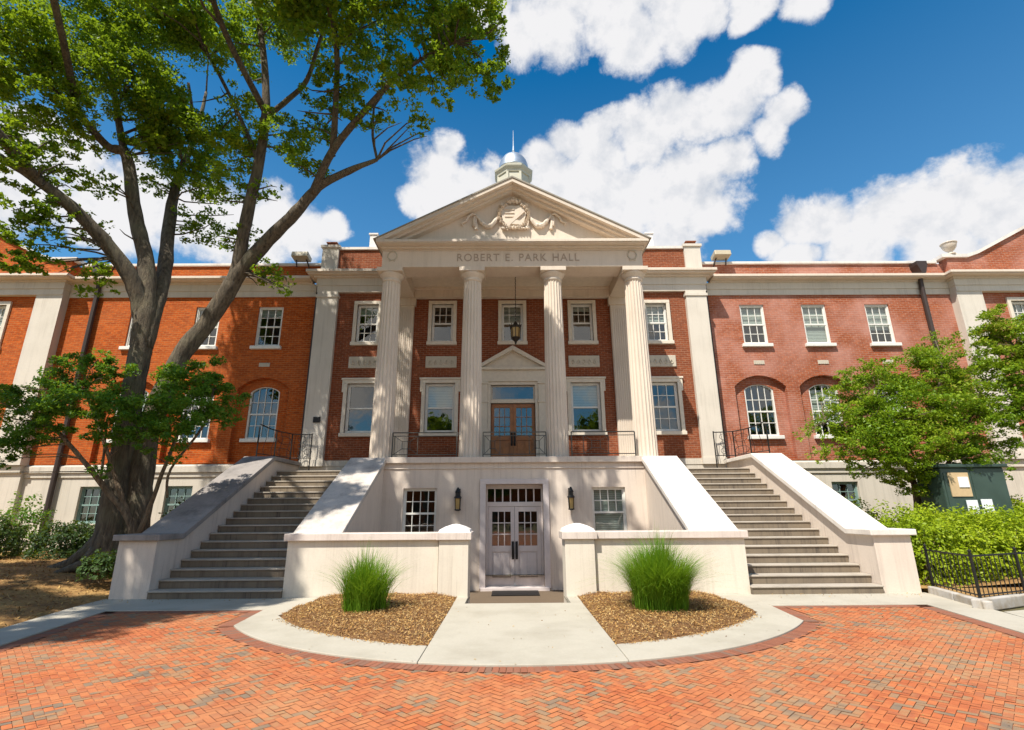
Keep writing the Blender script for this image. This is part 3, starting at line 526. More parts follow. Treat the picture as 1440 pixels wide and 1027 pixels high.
# roofs and the unseen back keep the rooms dark
b = MB(); b.box(-7.3, 7.3, 18.42, 27.5, 10.3, 10.42); b.box(-27.4, -7.3, 18.8, 27.5, 10.3, 10.42); b.box(7.3, 27.4, 18.8, 27.5, 10.3, 10.42)
b.build('flat_roof', 'lead', H)
b = MB(); b.box(-27.5, 27.5, 27.3, 27.6, -.5, 10.3); b.box(-27.6, -27.3, 18.7, 27.3, -.5, 10.3); b.box(27.3, 27.6, 18.7, 27.3, -.5, 10.3); b.build('rear_wall', 'brick', H)
b = MB(); b.box(-27.2, 27.2, 20.3, 20.4, -.3, 10.3); b.box(-27.2, 27.2, 18.75, 20.3, 7.1, 7.2); b.box(-27.2, 27.2, 18.75, 20.3, 3.1, 3.18); b.build('room_partition', 'dark', H)

# ---- portico
b = MB(); wall(b, -3.8, 3.8, -.45, 3.03, 15.2, [(-.82, .82, -.38, 2.42), (-3.2, -2.23, .92, 2.32), (2.23, 3.2, .92, 2.32)], .32)
b.box(-3.8, 3.8, 15.52, 15.6, 2.5, 3.0)
b.build('portico_wall', 'stucco', H, fix=False)
b = MB(); b.box(-3.79, 3.79, 15.1, 15.9, 3.03, 3.2); b.box(-3.79, 3.79, 15.165, 15.3, 2.86, 2.89); b.build('portico_coping', 'stucco', H, bevel=.012)
b = MB(); b.box(-4.7, 4.7, 15.9, 18.06, 3.0, 3.195); b.build('portico_deck', 'concrete', H)
b = MB(); b.box(-.99, -.82, 15.15, 15.3, -.38, 2.42); b.box(.82, .99, 15.15, 15.3, -.38, 2.42); b.box(-.99, .99, 15.149, 15.3, 2.42, 2.56)
b.box(-.82, .82, 15.44, 15.56, 1.80, 1.93); b.box(-.82, -.76, 15.44, 15.56, -.38, 1.8); b.box(.76, .82, 15.44, 15.56, -.38, 1.8); b.box(-.82, .82, 15.44, 15.56, 2.30, 2.42); b.box(-.95, .95, 15.06, 15.5, -.44, -.34)
for i in range(8): 
    x = -.80+1.6*i/7; b.box(x-.02, x+.02, 15.46, 15.53, 1.93, 2.30)
df = b.build('basement_door_frame', 'door', H, bevel=.008)
b = MB(); b.add([(-.8, 15.51, 1.93), (.8, 15.51, 1.93), (.8, 15.51, 2.3), (-.8, 15.51, 2.3)], [(0, 1, 2, 3)]); b.build('transom_pane', 'glass', df, fix=False)
door_leaf(H, -.757, -.004, -.335, 1.795, 15.46, 'door', 3, 3, .72, 2, -1); door_leaf(H, .004, .757, -.335, 1.795, 15.46, 'door', 3, 3, .72, 2, 1)
window(H, -2.715, .97, .92, 2.32, 15.28, 4, 4, sill=False, fw=.04); window(H, 2.715, .97, .92, 2.32, 15.28, 4, 4, sill=False, fw=.04, blind=.93, upper_bars_only=True)
b = MB(); b.box(-3.7, 3.7, 16.6, 16.7, -.4, 3.0); b.build('cellar_partition', 'dark', H)
def column(xc, yc):
    b = MB(); n = 20; vs = []; rings = 15; seg = n*6; z0, z1 = 3.2, 9.02
    for i in range(rings):
        t = i/(rings-1); r = .345-.055*t**1.6; z = z0+(z1-z0)*t
        for k in range(seg):
            a = 2*math.pi*k/seg; ph = (k % 6)/6
            d = .03*math.sin(math.pi*ph)**.7 if ph else 0
            vs.append((xc+(r-d)*math.cos(a), yc+(r-d)*math.sin(a), z))
    b.add(vs, [(i*seg+k, i*seg+(k+1) % seg, (i+1)*seg+(k+1) % seg, (i+1)*seg+k) for i in range(rings-1) for k in range(seg)])
    c = b.build('column', 'cream', H)
    b = MB(); b.lathe([(.285, 9.0), (.292, 9.03), (.31, 9.04), (.31, 9.07), (.295, 9.08), (.295, 9.14), (.315, 9.15), (.33, 9.18), (.37, 9.22), (.395, 9.26), (.40, 9.29), (.38, 9.30)], xc, yc, 40)
    cp = b.build('capital', 'cream', c, smooth=True)
    b = MB(); b.box(xc-.42, xc+.42, yc-.42, yc+.42, 9.295, 9.435); b.build('abacus', 'cream', c, bevel=.01)
for x in (-4.05, -1.34, 1.34, 4.05): column(x, 15.75)
for s in (1, -1):      # flat pilasters against the wall behind the outer columns
    b = MB(s); b.box(3.70, 4.42, 17.96, 18.12, 3.2, 9.15); 
    for k in range(9): b.box(3.735+.077*k, 3.735+.077*k+.045, 17.94, 17.97, 3.5, 9.0)
    b.box(3.64, 4.48, 17.9, 18.12, 9.15, 9.43); b.box(3.67, 4.45, 17.93, 18.11, 3.2, 3.42); b.build('wall_pilaster', 'cream', H)
b = MB(); b.box(-4.32, 4.32, 15.36, 16.14, 9.435, 10.02); b.box(-4.35, 4.35, 15.32, 16.14, 10.02, 10.06)
for s in (1, -1): b.box(*sorted((s*3.68, s*4.31)), 16.14, 17.93, 9.436, 10.05)
b.box(-3.68, 3.68, 17.82, 18.05, 9.44, 9.72); b.box(-3.68, 3.68, 17.74, 18.05, 9.72, 9.82)
b.build('entablature', 'cream', H, bevel=.008)
b = MB(); b.box(-3.68, 3.68, 16.14, 18.05, 9.82, 9.95); b.box(-3.67, 3.67, 16.6, 16.72, 9.72, 9.82); b.build('portico_ceiling', 'frame', H)
b = MB()
for p, z0, z1 in ((.05, 10.06, 10.12), (.24, 10.12, 10.15), (.28, 10.15, 10.25)): b.box(-4.33-p*.5, 4.33+p*.5, 15.25-p, 17.9, z0, z1)
b.build('portico_cornice', 'cream', H, bevel=.01)
pb = MB(); pb.prism([(-4.3, 10.252), (4.3, 10.252), (0, 12.4)], 15.48, 15.75); PED = pb.build('pediment', 'cream', H)
b = MB(); sl_ = 2.32/4.48
for s in (1, -1):
    for (d0, d1, y0) in ((.0, .14, 14.97), (.14, .23, 15.12), (.23, .33, 15.26)):
        zt = 12.57-d0; zb = 12.57-d1
        xt = (zt-10.252)/sl_; xb = (zb-10.252)/sl_
        b.prism([(s*xt, 10.252), (s*xb, 10.252), (0, zb), (0, zt)], y0, 15.6)
b.build('raking_cornice', 'cream', PED)
b = MB(); b.prism([(-4.46, 10.3), (4.46, 10.3), (0, 12.6)], 15.6, 24.5); b.prism([(-4.56, 10.25), (-4.48, 10.25), (0, 12.57), (4.48, 10.25), (4.56, 10.25), (0, 12.63)], 14.94, 24.5); b.build('gable_roof', 'lead', H)
def squash(b): b.v = [(x, y, 10.8+(z-10.8)*.92) for x, y, z in b.v]
# crest and swags in the pediment
b = MB(); cx, yy = 0.05, 15.48
sh = [(-.40, 11.78), (-.2, 11.84), (0, 11.8), (.2, 11.84), (.40, 11.78), (.43, 11.5), (.36, 11.2), (.2, 11.0), (0, 10.88), (-.2, 11.0), (-.36, 11.2), (-.43, 11.5)]
b.prism([(cx+x, z) for x, z in sh], yy-.1, yy+.02)
for i in range(44):      # scrolled rim
    a = 2*math.pi*i/44; rr = .045+.02*math.sin(i*2.7)
    x, z = cx+.50*math.cos(a), 11.42+.52*math.sin(a)+(.1 if math.sin(a) > .9 else 0)
    b.tube([(x-.05*math.sin(a), yy-.08, z+.05*math.cos(a)), (x, yy-.14, z), (x+.05*math.sin(a), yy-.08, z-.05*math.cos(a))], [rr*.6, rr*1.3, rr*.6], 6)
for x, z, r in ((0, 12.04, .09), (-.12, 11.98, .07), (.12, 11.98, .07), (0, 12.16, .05), (-.42, 11.86, .08), (.42, 11.86, .08), (-.5, 11.6, .07), (.5, 11.6, .07)):
    b.lathe([(r*.3, z-r), (r, z-r*.3), (r, z+r*.3), (r*.3, z+r)], cx+x, yy-.08, 8)
b.prism([(cx-.34, 10.98), (cx+.32, 11.62), (cx+.38, 11.55), (cx-.22, 10.9)], yy-.16, yy-.1)
b.prism([(cx-.3, 11.05), (cx+.3, 11.0), (cx+.36, 11.12), (cx+.1, 11.2)], yy-.15, yy-.1)
for z in (11.35, 11.5, 11.65): b.box(cx-.3, cx+.02, yy-.125, yy-.1, z, z+.03)
for k in range(9): b.tube([(cx-.4+.1*k, yy-.06, 10.93-.03*math.sin(k*1.3)), (cx-.34+.1*k, yy-.13, 10.86), (cx-.28+.1*k, yy-.06, 10.93)], .045, 6)
squash(b); CR = b.build('crest', 'cream', PED)
for s in (1, -1):
    b = MB(); P = []; Rr = []
    for i in range(15):
        t = i/14; P.append((cx+s*(.45+.82*t), yy-.07, 11.62-.2*t-.62*math.sin(math.pi*t)*(1-.25*t))); Rr.append(.035+.06*math.sin(math.pi*t)+.012*math.sin(i*2.4))
    b.tube(P, Rr, 8)
    for dx, L in ((1.27, .55), (1.33, .42)): b.tube([(cx+s*dx, yy-.05, 11.42), (cx+s*(dx+.03), yy-.08, 11.42-L*.5), (cx+s*(dx+.0), yy-.05, 11.42-L)], [.03, .05, .07], 6)
    b.tube([(cx+s*1.25, yy-.05, 11.45), (cx+s*1.4, yy-.08, 11.5), (cx+s*1.55, yy-.06, 11.38), (cx+s*1.62, yy-.07, 11.2), (cx+s*1.78, yy-.05, 11.12), (cx+s*1.72, yy-.05, 11.02)], [.03, .05, .05, .04, .05, .02], 6)
    squash(b); b.build('swag', 'cream', PED)
# lettering on the frieze
def text_mesh(txt, size, depth):
    c = bpy.data.curves.new('t', 'FONT'); c.body = txt; c.size = size; c.extrude = depth; c.align_x = 'CENTER'; c.space_character = 1.16; c.space_word = 1.25
    o = bpy.data.objects.new('t', c); COL.objects.link(o)
    dg = bpy.context.evaluated_depsgraph_get(); me = bpy.data.meshes.new_from_object(o.evaluated_get(dg)); bpy.data.objects.remove(o); return me
me = text_mesh('ROBERT E. PARK HALL', .385, .008)
vs = [v.co.copy() for v in me.vertices]; w = max(v.x for v in vs)-min(v.x for v in vs); k = 4.05/w
b = MB(); b.add([(.18+v.x*k, 15.353-v.z, 9.64+v.y) for v in vs], [tuple(p.vertices) for p in me.polygons]); b.build('lettering', 'letter', H, fix=False)
for s in (1, -1):
    b = MB(); P = [(s*3.98+.15*math.sin(a), 15.345, 9.84-.16*math.cos(a)) for a in [R(22+316*i/18) for i in range(19)]]
    b.tube(P, [.018+.008*(i % 2) for i in range(19)], 6)
    b.tube([(s*3.98-.1, 15.345, 9.64), (s*3.98, 15.34, 9.69), (s*3.98+.1, 15.345, 9.64)], .018, 6); b.build('wreath', 'stone', H)
# cupola
CY = 20.
b = MB(); b.lathe([(.74, 12.0), (.74, 16.22)], 0.12, CY, 8, R(22.5)); b.lathe([(.79, 16.22), (.80, 16.3), (.90, 16.42), (.92, 16.5), (.86, 16.56), (.62, 16.74)], 0.12, CY, 8, R(22.5)); 
for k in range(8):
    a = R(22.5+45*k); b.box(.12+.74*math.cos(a)-.05, .12+.74*math.cos(a)+.05, CY+.74*math.sin(a)-.05, CY+.74*math.sin(a)+.05, 12.0, 16.2)
CU = b.build('cupola', 'paint_grey', H); CU.location.z -= .15
b = MB(); b.lathe([(.70, 16.68), (.70, 16.76), (.68, 16.78), (.66, 16.98), (.59, 17.2), (.46, 17.4), (.30, 17.53), (.15, 17.58), (.12, 17.62)], .12, CY, 32)
b.build('dome', 'dome', CU, smooth=True)
b = MB(); b.lathe([(.12, 17.6), (.07, 17.66), (.05, 17.75), (.07, 17.8), (.05, 17.85), (.03, 18.1), (.025, 18.3), (.008, 18.95)], .12, CY, 10); b.build('spire', 'dome', CU)
# ------------------------------------------------------------------ staircases, garden walls
RIS, TRD, Y0 = .1725, .325, 11.15
for sx in (1, -1):
    side = 'sunlit' if sx > 0 else 'tree shaded'
    st = thing('staircase', ('sunlit concrete staircase with bright white sloping parapets, beside the clipped hedge' if sx > 0 else 'shaded dark concrete staircase with stained and shade-mottled sloping parapets, beside the big forked tree'), 'staircase', (sx*6.0, 11.15, 0), 'staircases up to the portico')
    for i in range(17):
        b = MB(sx); y1 = 16.9 if i < 16 else 18.03
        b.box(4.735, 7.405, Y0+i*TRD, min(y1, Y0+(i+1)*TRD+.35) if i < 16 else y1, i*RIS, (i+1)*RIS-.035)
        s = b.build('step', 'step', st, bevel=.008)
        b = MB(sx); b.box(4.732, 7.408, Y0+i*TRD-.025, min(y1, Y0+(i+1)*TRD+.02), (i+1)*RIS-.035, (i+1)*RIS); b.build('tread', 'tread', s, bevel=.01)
    # outer parapet: level, sloped, level
    T = [(11.2, 1.13), (11.95, 1.13), (15.95, 3.22), (18.03, 3.22)]
    b = MB(sx); b.prism([(11.2, -.1)]+T+[(18.03, -.1)], 7.42, 8.2, 'x'); ow = b.build('parapet_wall', 'stucco', st)
    C_ = [(11.11, 1.13), (11.97, 1.13), (15.97, 3.22), (18.03, 3.22), (18.03, 3.34), (15.94, 3.34), (11.94, 1.25), (11.11, 1.25)]
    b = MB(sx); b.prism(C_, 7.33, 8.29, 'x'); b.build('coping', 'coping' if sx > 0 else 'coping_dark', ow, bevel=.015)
    # inner parapet climbing to the portico floor
    T = [(11.6, 1.13), (15.2, 3.07), (15.92, 3.07)]
    b = MB(sx); b.prism([(11.6, -.5)]+T+[(18.0, 3.07), (18.0, -.5)], 3.80, 4.72, 'x'); iw = b.build('parapet_wall', 'stucco', st)
    C_ = [(11.45, 1.06), (15.22, 3.075), (18.0, 3.075), (18.0, 3.199), (15.18, 3.199), (11.45, 1.19)]
    b = MB(sx); b.prism(C_, 3.73, 4.79, 'x'); b.build('coping', 'coping' if sx > 0 else 'coping_mid', iw, bevel=.015)  # shaded side: mottled tree shade is put into the coping colour
    # low wall in front of the basement court with its gate pier
    gw = thing('garden_wall', 'low cream wall with a capped gate pier, behind the %s ornamental grass clump' % ('fuller' if sx > 0 else 'thinner'), 'wall', (sx*2.8, 11.3, 0), 'low walls of the basement court')
    b = MB(sx); b.box(1.62, 4.735, 11.22, 11.6, -.4, 1.1); b.build('wall', 'stucco' if 0 else 'cream_wall', gw)
    b = MB(sx); b.box(1.62, 4.80, 11.14, 11.68, 1.1, 1.245); b.build('coping', 'coping_wall', gw, bevel=.012)
    b = MB(sx); b.box(.99, 1.60, 11.12, 11.74, -.4, 1.1); pr = b.build('pier', 'cream_wall', gw, bevel=.01)
    b = MB(sx); b.box(.93, 1.655, 11.06, 11.8, 1.1, 1.25); b.build('pier_coping', 'coping_wall', pr, bevel=.012)
    b = MB(sx); vs = []
    for h, r in ((1.25, .33), (1.30, .31), (1.36, .2), (1.40, .08), (1.41, .02)):
        vs.append((h, r))
    b.lathe([(r*1.414, h) for h, r in vs], 1.29, 11.43, 4, R(45)); b.build('pier_cap', 'cap', pr)
# basement court: sunken landing with two steps down from the walk
b = MB(); b.box(-3.79, 3.79, 11.6, 15.3, -.6, -.42); b.box(-.985, .985, 10.36, 11.6, -.6, -.42); b.box(-.985, .985, 10.36, 10.72, -.42, -.2); b.box(-.985, .985, 10.352, 10.36, -.42, 0.0)
tag(b.build('sunken_landing', 'landing'), None, None, kind='structure')
b = MB(); b.box(-.62, .62, 14.2, 15.0, -.418, -.395); tag(b.build('door_mat', 'iron'), 'dark doormat lying before the pale basement double door', 'doormat')
for sx in (1, -1):
    b = MB(sx); b.box(.985, 1.2, 10.352, 11.12, -.4, .02); tag(b.build('landing_kerb', 'concrete'), None, None, kind='structure')
# ------------------------------------------------------------------ ground, paving
b = MB(); zg = -.05; F = 400
for x0, x1, y0, y1 in ((-F, F, -F, 10.35), (-F, -3.78, 10.35, F), (3.78, F, 10.35, F), (-3.78, -.98, 10.35, 11.6), (.98, 3.78, 10.35, 11.6), (-3.78, 3.78, 15.3, F)):
    b.add([(x0, y0, zg), (x1, y0, zg), (x1, y1, zg), (x0, y1, zg)], [(0, 1, 2, 3)])
tag(b.build('ground', 'soil', fix=False), None, None, kind='structure')
SP = [(7.3, 9.95), (6.85, 7.6), (5.9, 3.0), (4.7, -3), (4.7, -14)]; SP = [(7.35, 10.3)]+[(x+.05, y) for x, y in SP]
b = MB(); b.add([(x, y, -.009) for x, y in SP+[(-x, y) for x, y in SP[::-1]]], [tuple(range(12))]); tag(b.build('joint_sand', 'mortar', fix=False), None, None, kind='structure')
AC, AR = 11.73, 5.36                        # centre and radius of the round apron
EDGE = [(7.3, 9.95), (6.85, 7.6), (5.9, 3.0), (4.7, -3), (4.7, -14)]      # inner edge of the side walks
def edge_x(y):
    for (xa, ya), (xb, yb) in zip(EDGE, EDGE[1:]):
        if yb <= y <= ya: return xa+(xb-xa)*(ya-y)/(ya-yb)
    return 7.3 if y > 9.95 else 4.7
BW = .22
def in_field(x, y):
    ax = abs(x)
    if y > 9.95-BW: return False
    if ax > edge_x(y)-BW: return False
    if (x*x+(y-AC)**2)**.5 < AR+BW and ax < 4.62: return False
    if ax < 4.62+.13*(y-8.6) and y > 8.6-.1: return False
    return True
def pavers():
    V, Fc = [], []; W = .07; c45 = math.sqrt(.5); rnd = random.Random(3)
    def brick(cx, cy, hx, hy):
        x, y = (cx-cy)*c45, (cx+cy)*c45+4
        if not (-1.5 < y < 9.9 and in_field(x, y)): return
        k = len(V); g = .0026; t = [rnd.uniform(-.0009, .0009) for _ in range(3)]
        for dx, dy in ((-1, -1), (1, -1), (1, 1), (-1, 1)):
            u, v = cx+dx*(hx-g), cy+dy*(hy-g)
            wx, wy = (u-v)*c45, (u+v)*c45+4; V.append((wx, wy, t[0]+dx*t[1]+dy*t[2]+.004*math.sin(1.3*wx+.7*wy)*math.sin(.9*wy-.4*wx)))
        Fc.append((k, k+1, k+2, k+3))
    for i in range(-150, 150):
        for j in range(-150, 150):
            q = (i-j) % 4
            if q == 0: brick((i+1)*W, (j+.5)*W, W, W/2)
            elif q == 3: brick((i+.5)*W, (j+1)*W, W/2, W)
    return V, Fc
b = MB(); b.v, b.f = pavers(); tag(b.build('brick_plaza', 'paver', fix=False), None, None, kind='structure')
b = MB(); g = .004
def quad(p): b.add([(x, y, .002) for x, y in p], [(0, 1, 2, 3)])
amax = math.asin(4.35/AR); n = int(2*amax*AR/.075)
for i in range(n):
    a0, a1 = -amax+2*amax*(i+.04)/n, -amax+2*amax*(i+.96)/n
    quad([(r*math.sin(a), AC-r*math.cos(a)) for r, a in ((AR+g, a0), (AR+BW-g, a0), (AR+BW-g, a1), (AR+g, a1))])
def row(p, q, side):
    p, q = Vector(p), Vector(q); L = (q-p).length; d = (q-p)/L; nn = Vector((-d.y, d.x))*side; m = int(L/.075)
    for i in range(m):
        s0, s1 = p+d*(L*(i+.04)/m), p+d*(L*(i+.96)/m)
        quad([s0+nn*g, s1+nn*g, s1+nn*(BW-g), s0+nn*(BW-g)])
for s in (1, -1):
    row((s*4.37, 8.6), (s*4.5, 9.95), -s); row((s*4.72, 9.95), (s*7.3, 9.95), -s)
    for p, q in zip(EDGE[:3], EDGE[1:4]): row((s*p[0], p[1]), (s*q[0], q[1]), -s)
tag(b.build('brick_border', 'border', fix=False), None, None, kind='structure')
b = MB(); Z = .022; D = -.04
def arc(r, xa, xb, n=24):
    a0, a1 = math.asin(xa/r), math.asin(xb/r); return [(r*math.sin(a0+(a1-a0)*i/n), AC-r*math.cos(a0+(a1-a0)*i/n)) for i in range(n+1)]
b.prism(arc(AR, -1.196, 1.196)+[(1.196, 10.35), (-1.196, 10.35)], D, Z, 'z')
for s in (1, -1):
    c = MB(s); c.prism(arc(AR, 1.204, 4.35)+[(4.5, 9.95), (4.5, 11.2), (3.72, 11.2), (4.0, 9.35)]+arc(4.64, 1.204, 4.0)[::-1][1:], D, Z, 'z'); b.v, b.f = b.v+c.v, b.f+[tuple(i+len(b.v) for i in f) for f in c.f]
tag(b.build('concrete_apron', 'concrete', bevel=.008), None, None, kind='structure')
for s in (1, -1):
    OUT = [(8.3, 11.25), (8.2, 10.4), (7.8, 8.5), (7.0, 4.6), (5.9, -3), (5.9, -14)]
    b = MB(s); b.prism([(4.508, 9.95)]+EDGE+OUT[::-1]+[(4.508, 11.25)], D, Z-.004, 'z'); tag(b.build('side_walk', 'concrete', bevel=.008), None, None, kind='structure')
b = MB(); b.prism([(7.82, 8.5), (7.02, 4.6), (5.92, -3), (5.92, -14), (30, -14), (30, 11.4), (9.3, 9.6), (8.0, 9.2)], D, Z-.01, 'z'); tag(b.build('path', 'concrete'), None, None, kind='structure')
# banks of pine straw on both sides
def bank(name, sx, hfun, mat, x0, x1, y0, y1, n=70):
    xs = np.linspace(x0, x1, n); ys = np.linspace(y0, y1, n); b = MB(sx)
    b.v = [(sx*x, y, hfun(x, y)) for y in ys for x in xs]; b.f = [(j*n+i, j*n+i+1, (j+1)*n+i+1, (j+1)*n+i) for j in range(n-1) for i in range(n-1)]
    return tag(b.build(name, mat, smooth=True, fix=False), None, None, kind='structure')
def sstep(a, c, x): t = min(1, max(0, (x-a)/(c-a))); return t*t*(3-2*t)
def walk_out(y): 
    P = [(8.22, 10.4), (7.8, 8.5), (7.0, 4.6), (5.9, -3)]
    for (xa, ya), (xb, yb) in zip(P, P[1:]):
        if yb <= y <= ya: return xa+(xb-xa)*(ya-y)/(ya-yb)
    return 8.22
def h_left(x, y):
    d = x-walk_out(y)
    r = .05*math.sin(x*2.1+y)*math.sin(y*1.7)*sstep(.5, 2, d)
    e = (x-10.0)**2+(y-13.5)**2
    return -.04+.07*sstep(0, .12, d)+.45*sstep(0, 4.2, d)+r+.12*math.exp(-e/1.6)
def h_right(x, y):
    d = x-8.25; return (.10+.25*sstep(0, 5, d)) if (y > 9.35+.3*(x-7.6)) else -.06
bank('pine_straw_bank', -1, h_left, 'straw', 7.6, 26, 2, 18.45, 90)
bank('hedge_soil', 1, h_right, 'straw', 8.22, 26, 11.2, 18.45, 40)
b = MB(); b.prism([(8.36, 11.2), (7.98, 9.6), (9.12, 10.08), (11.3, 10.56), (13.4, 10.95), (16, 11.45), (16, 14), (8.36, 14)], -.03, .1, 'z'); tag(b.build('hedge_soil_edge', 'straw'), None, None, kind='structure')

# ------------------------------------------------------------------ litter and plants (numpy)
def cards(name, mat, P, N, L, Wd, parent=None, roll=None, curl=.0):
    """one quad per leaf; P centres, N normals, L/Wd sizes"""
    n = len(P); N = N/np.linalg.norm(N, axis=1, keepdims=True)
    A = RNG.normal(size=(n, 3)); U = A-N*np.sum(A*N, 1, keepdims=True); U /= np.linalg.norm(U, axis=1, keepdims=True); Vv = np.cross(N, U)
    L = np.asarray(L).reshape(-1, 1)*np.ones((n, 1)); Wd = np.asarray(Wd).reshape(-1, 1)*np.ones((n, 1))
    q = np.empty((n, 4, 3)); q[:, 0] = P-U*L*.5; q[:, 1] = P-Vv*Wd*.5+N*curl*L-U*L*.05; q[:, 2] = P+U*L*.5; q[:, 3] = P+Vv*Wd*.5+N*curl*L-U*L*.05
    o = np.array(org(parent)); q -= o
    me = bpy.data.meshes.new(name); me.vertices.add(n*4); me.vertices.foreach_set('co', q.reshape(-1))
    me.loops.add(n*4); me.loops.foreach_set('vertex_index', np.arange(n*4)); me.polygons.add(n); me.polygons.foreach_set('loop_start', np.arange(n)*4)
    me.update(calc_edges=True); me.materials.append(M[mat])
    ob = bpy.data.objects.new(name, me); COL.objects.link(ob)
    if parent: ob.parent = parent
    return ob
def join_into(ob, other):
    """merge other's mesh into ob (same thing, same material order)"""
    b = bmesh.new(); b.from_mesh(ob.data); k = len(b.faces); b.from_mesh(other.data)
    ob.data.materials.append(other.data.materials[0]); b.faces.ensure_lookup_table()
    for f in b.faces[k:]: f.material_index = len(ob.data.materials)-1
    b.to_mesh(ob.data); b.free(); bpy.data.objects.remove(other)
for s in (1, -1):
    poly = arc(4.63, 1.205, 4.0)+[(3.72, 11.2), (1.205, 11.2)]
    xs, ys = np.meshgrid(np.linspace(1.2, 4.05, 40), np.linspace(7.0, 11.22, 50))
    def hbed(x, y):
        r = 4.63-((x*x+(y-AC)**2)**.5); e = min(max(r, 0)/.5, max(x-1.2, 0)/.5, 1.); return .005+.09*e*(2-e)*.8+.015*math.sin(7*x)*math.sin(6*y)*e
    def inbed(x, y): return x > 1.2 and y < 11.22 and (x*x+(y-AC)**2)**.5 < 4.64 and x < 4.0-.28*(y-9.35)/1.85*(y > 9.35)
    b = MB(s); n = 46; gx = np.linspace(1.205, 4.0, n); gy = np.linspace(7.05, 11.22, n)
    b.v = [(s*x, y, hbed(x, y)) for y in gy for x in gx]
    for j in range(n-1):
        for i in range(n-1):
            if inbed(gx[i]+.03, gy[j]+.045): b.f.append((j*n+i, j*n+i+1, (j+1)*n+i+1, (j+1)*n+i))
    base = b.build('mulch_bed', 'mulch', smooth=True, fix=False)
    pts = []
    while len(pts) < 14000:
        x, y = random.uniform(1.2, 4.02), random.uniform(7.05, 11.2)
        if inbed(x, y) and inbed(x+.03, y-.03): pts.append((s*x, y, hbed(x, y)+random.uniform(.002, .035)))
    for _ in range(420):
        a = random.uniform(.28, .98); rr = 4.64+abs(random.gauss(0, .05)); pts.append((s*rr*math.sin(a), AC-rr*math.cos(a), .03)) if rr*math.sin(a) < 3.9 else pts.append((s*(1.2-abs(random.gauss(0, .04))), random.uniform(7.4, 11), .03))
    P = np.array(pts); N = RNG.normal(size=P.shape)*.45+np.array([0, 0, 1.])
    c = cards('chips', 'chips', P, N, RNG.uniform(.015, .065, len(P)), RNG.uniform(.005, .018, len(P)))
    join_into(base, c); tag(base, None, None, kind='stuff'); base['label'] = 'brown wood chip mulch bed'; 
# straw litter and fallen leaves
pts = []
while len(pts) < 16000:
    x, y = random.uniform(7.9, 17), random.uniform(4.5, 16)
    if x > walk_out(y)+.02 and not (7.3 < x < 8.3 and y > 11.1): pts.append((-x, y, h_left(x, y)+random.uniform(.004, .03)))
P = np.array(pts); N = RNG.normal(size=P.shape)*.35+np.array([0, 0, 1.])
c = cards('fallen_straw', 'needles', P, N, RNG.uniform(.05, .16, len(P)), RNG.uniform(.008, .03, len(P))); tag(c, None, None, kind='stuff')
P = []
for _ in range(420):      # bits of litter collected along the steps and walks
    if random.random() < .45: x = random.choice((-1, 1))*random.uniform(4.8, 8.2); y = random.triangular(10.6, 11.14, 11.12)
    else: x, y = random.uniform(-6.5, 6.5), random.uniform(4.6, 10.2)
    P.append((x, y, .03))
P = np.array(P); N = RNG.normal(size=P.shape)*.3+np.array([0, 0, 1.])
tag(cards('leaf_litter', 'needles', P, N, RNG.uniform(.015, .05, len(P)), RNG.uniform(.01, .02, len(P))), None, None, kind='stuff')

def puff(c, r, n, dens=1., flat=.55, sub=14, spread=.36):
    """leaf centres gathered in sprays inside a rough ellipsoid"""
    k = max(3, int(sub)); d = RNG.normal(size=(k, 3)); d /= np.linalg.norm(d, axis=1, keepdims=True)
    ctr = np.array(c)+d*(RNG.uniform(.15, 1., (k, 1))**.6)*r*np.array([1, 1, .8])
    sz = r*spread*RNG.uniform(.6, 1.3, (k, 1))
    i = RNG.integers(0, k, n); e = RNG.normal(size=(n, 3)); e *= (RNG.uniform(0, 1, (n, 1))**.5)/np.linalg.norm(e, axis=1, keepdims=True)
    return ctr[i]+e*sz[i]*np.array([1, 1, flat])*1.25
def crown(clusters, per_m2, leaf, flat=.55, sub=14, spread=.36):
    A = [puff(c[:3], c[3], max(20, int(per_m2*c[3]**2*c[4])), 1, flat, int(sub*(.6+c[3])), spread) for c in clusters]
    P = np.concatenate(A); n = len(P)
    N = RNG.normal(size=(n, 3))*.75+np.array([0, 0, .9]); L = RNG.uniform(.7, 1.35, n)*leaf
    return P, N, L
def limb_mesh(b, P, n=9, wig=.0):
    pts = [Vector(p[:3]) for p in P]; rad = [p[3] for p in P]
    out, ro = [], []
    for i in range(len(pts)-1):          # Catmull-Rom through the joints
        p0, p1, p2, p3 = pts[max(i-1, 0)], pts[i], pts[i+1], pts[min(i+2, len(pts)-1)]
        for k in range(5):
            t = k/5; q = .5*((2*p1)+(p2-p0)*t+(2*p0-5*p1+4*p2-p3)*t*t+(3*p1-p0-3*p2+p3)*t**3)
            if wig: q += Vector((random.uniform(-wig, wig), random.uniform(-wig, wig), 0))*rad[i]
            out.append(q); ro.append((rad[i]+(rad[i+1]-rad[i])*t)*random.uniform(.95, 1.06))
    out.append(pts[-1]); ro.append(rad[-1]); b.tube(out, ro, n)
    return out
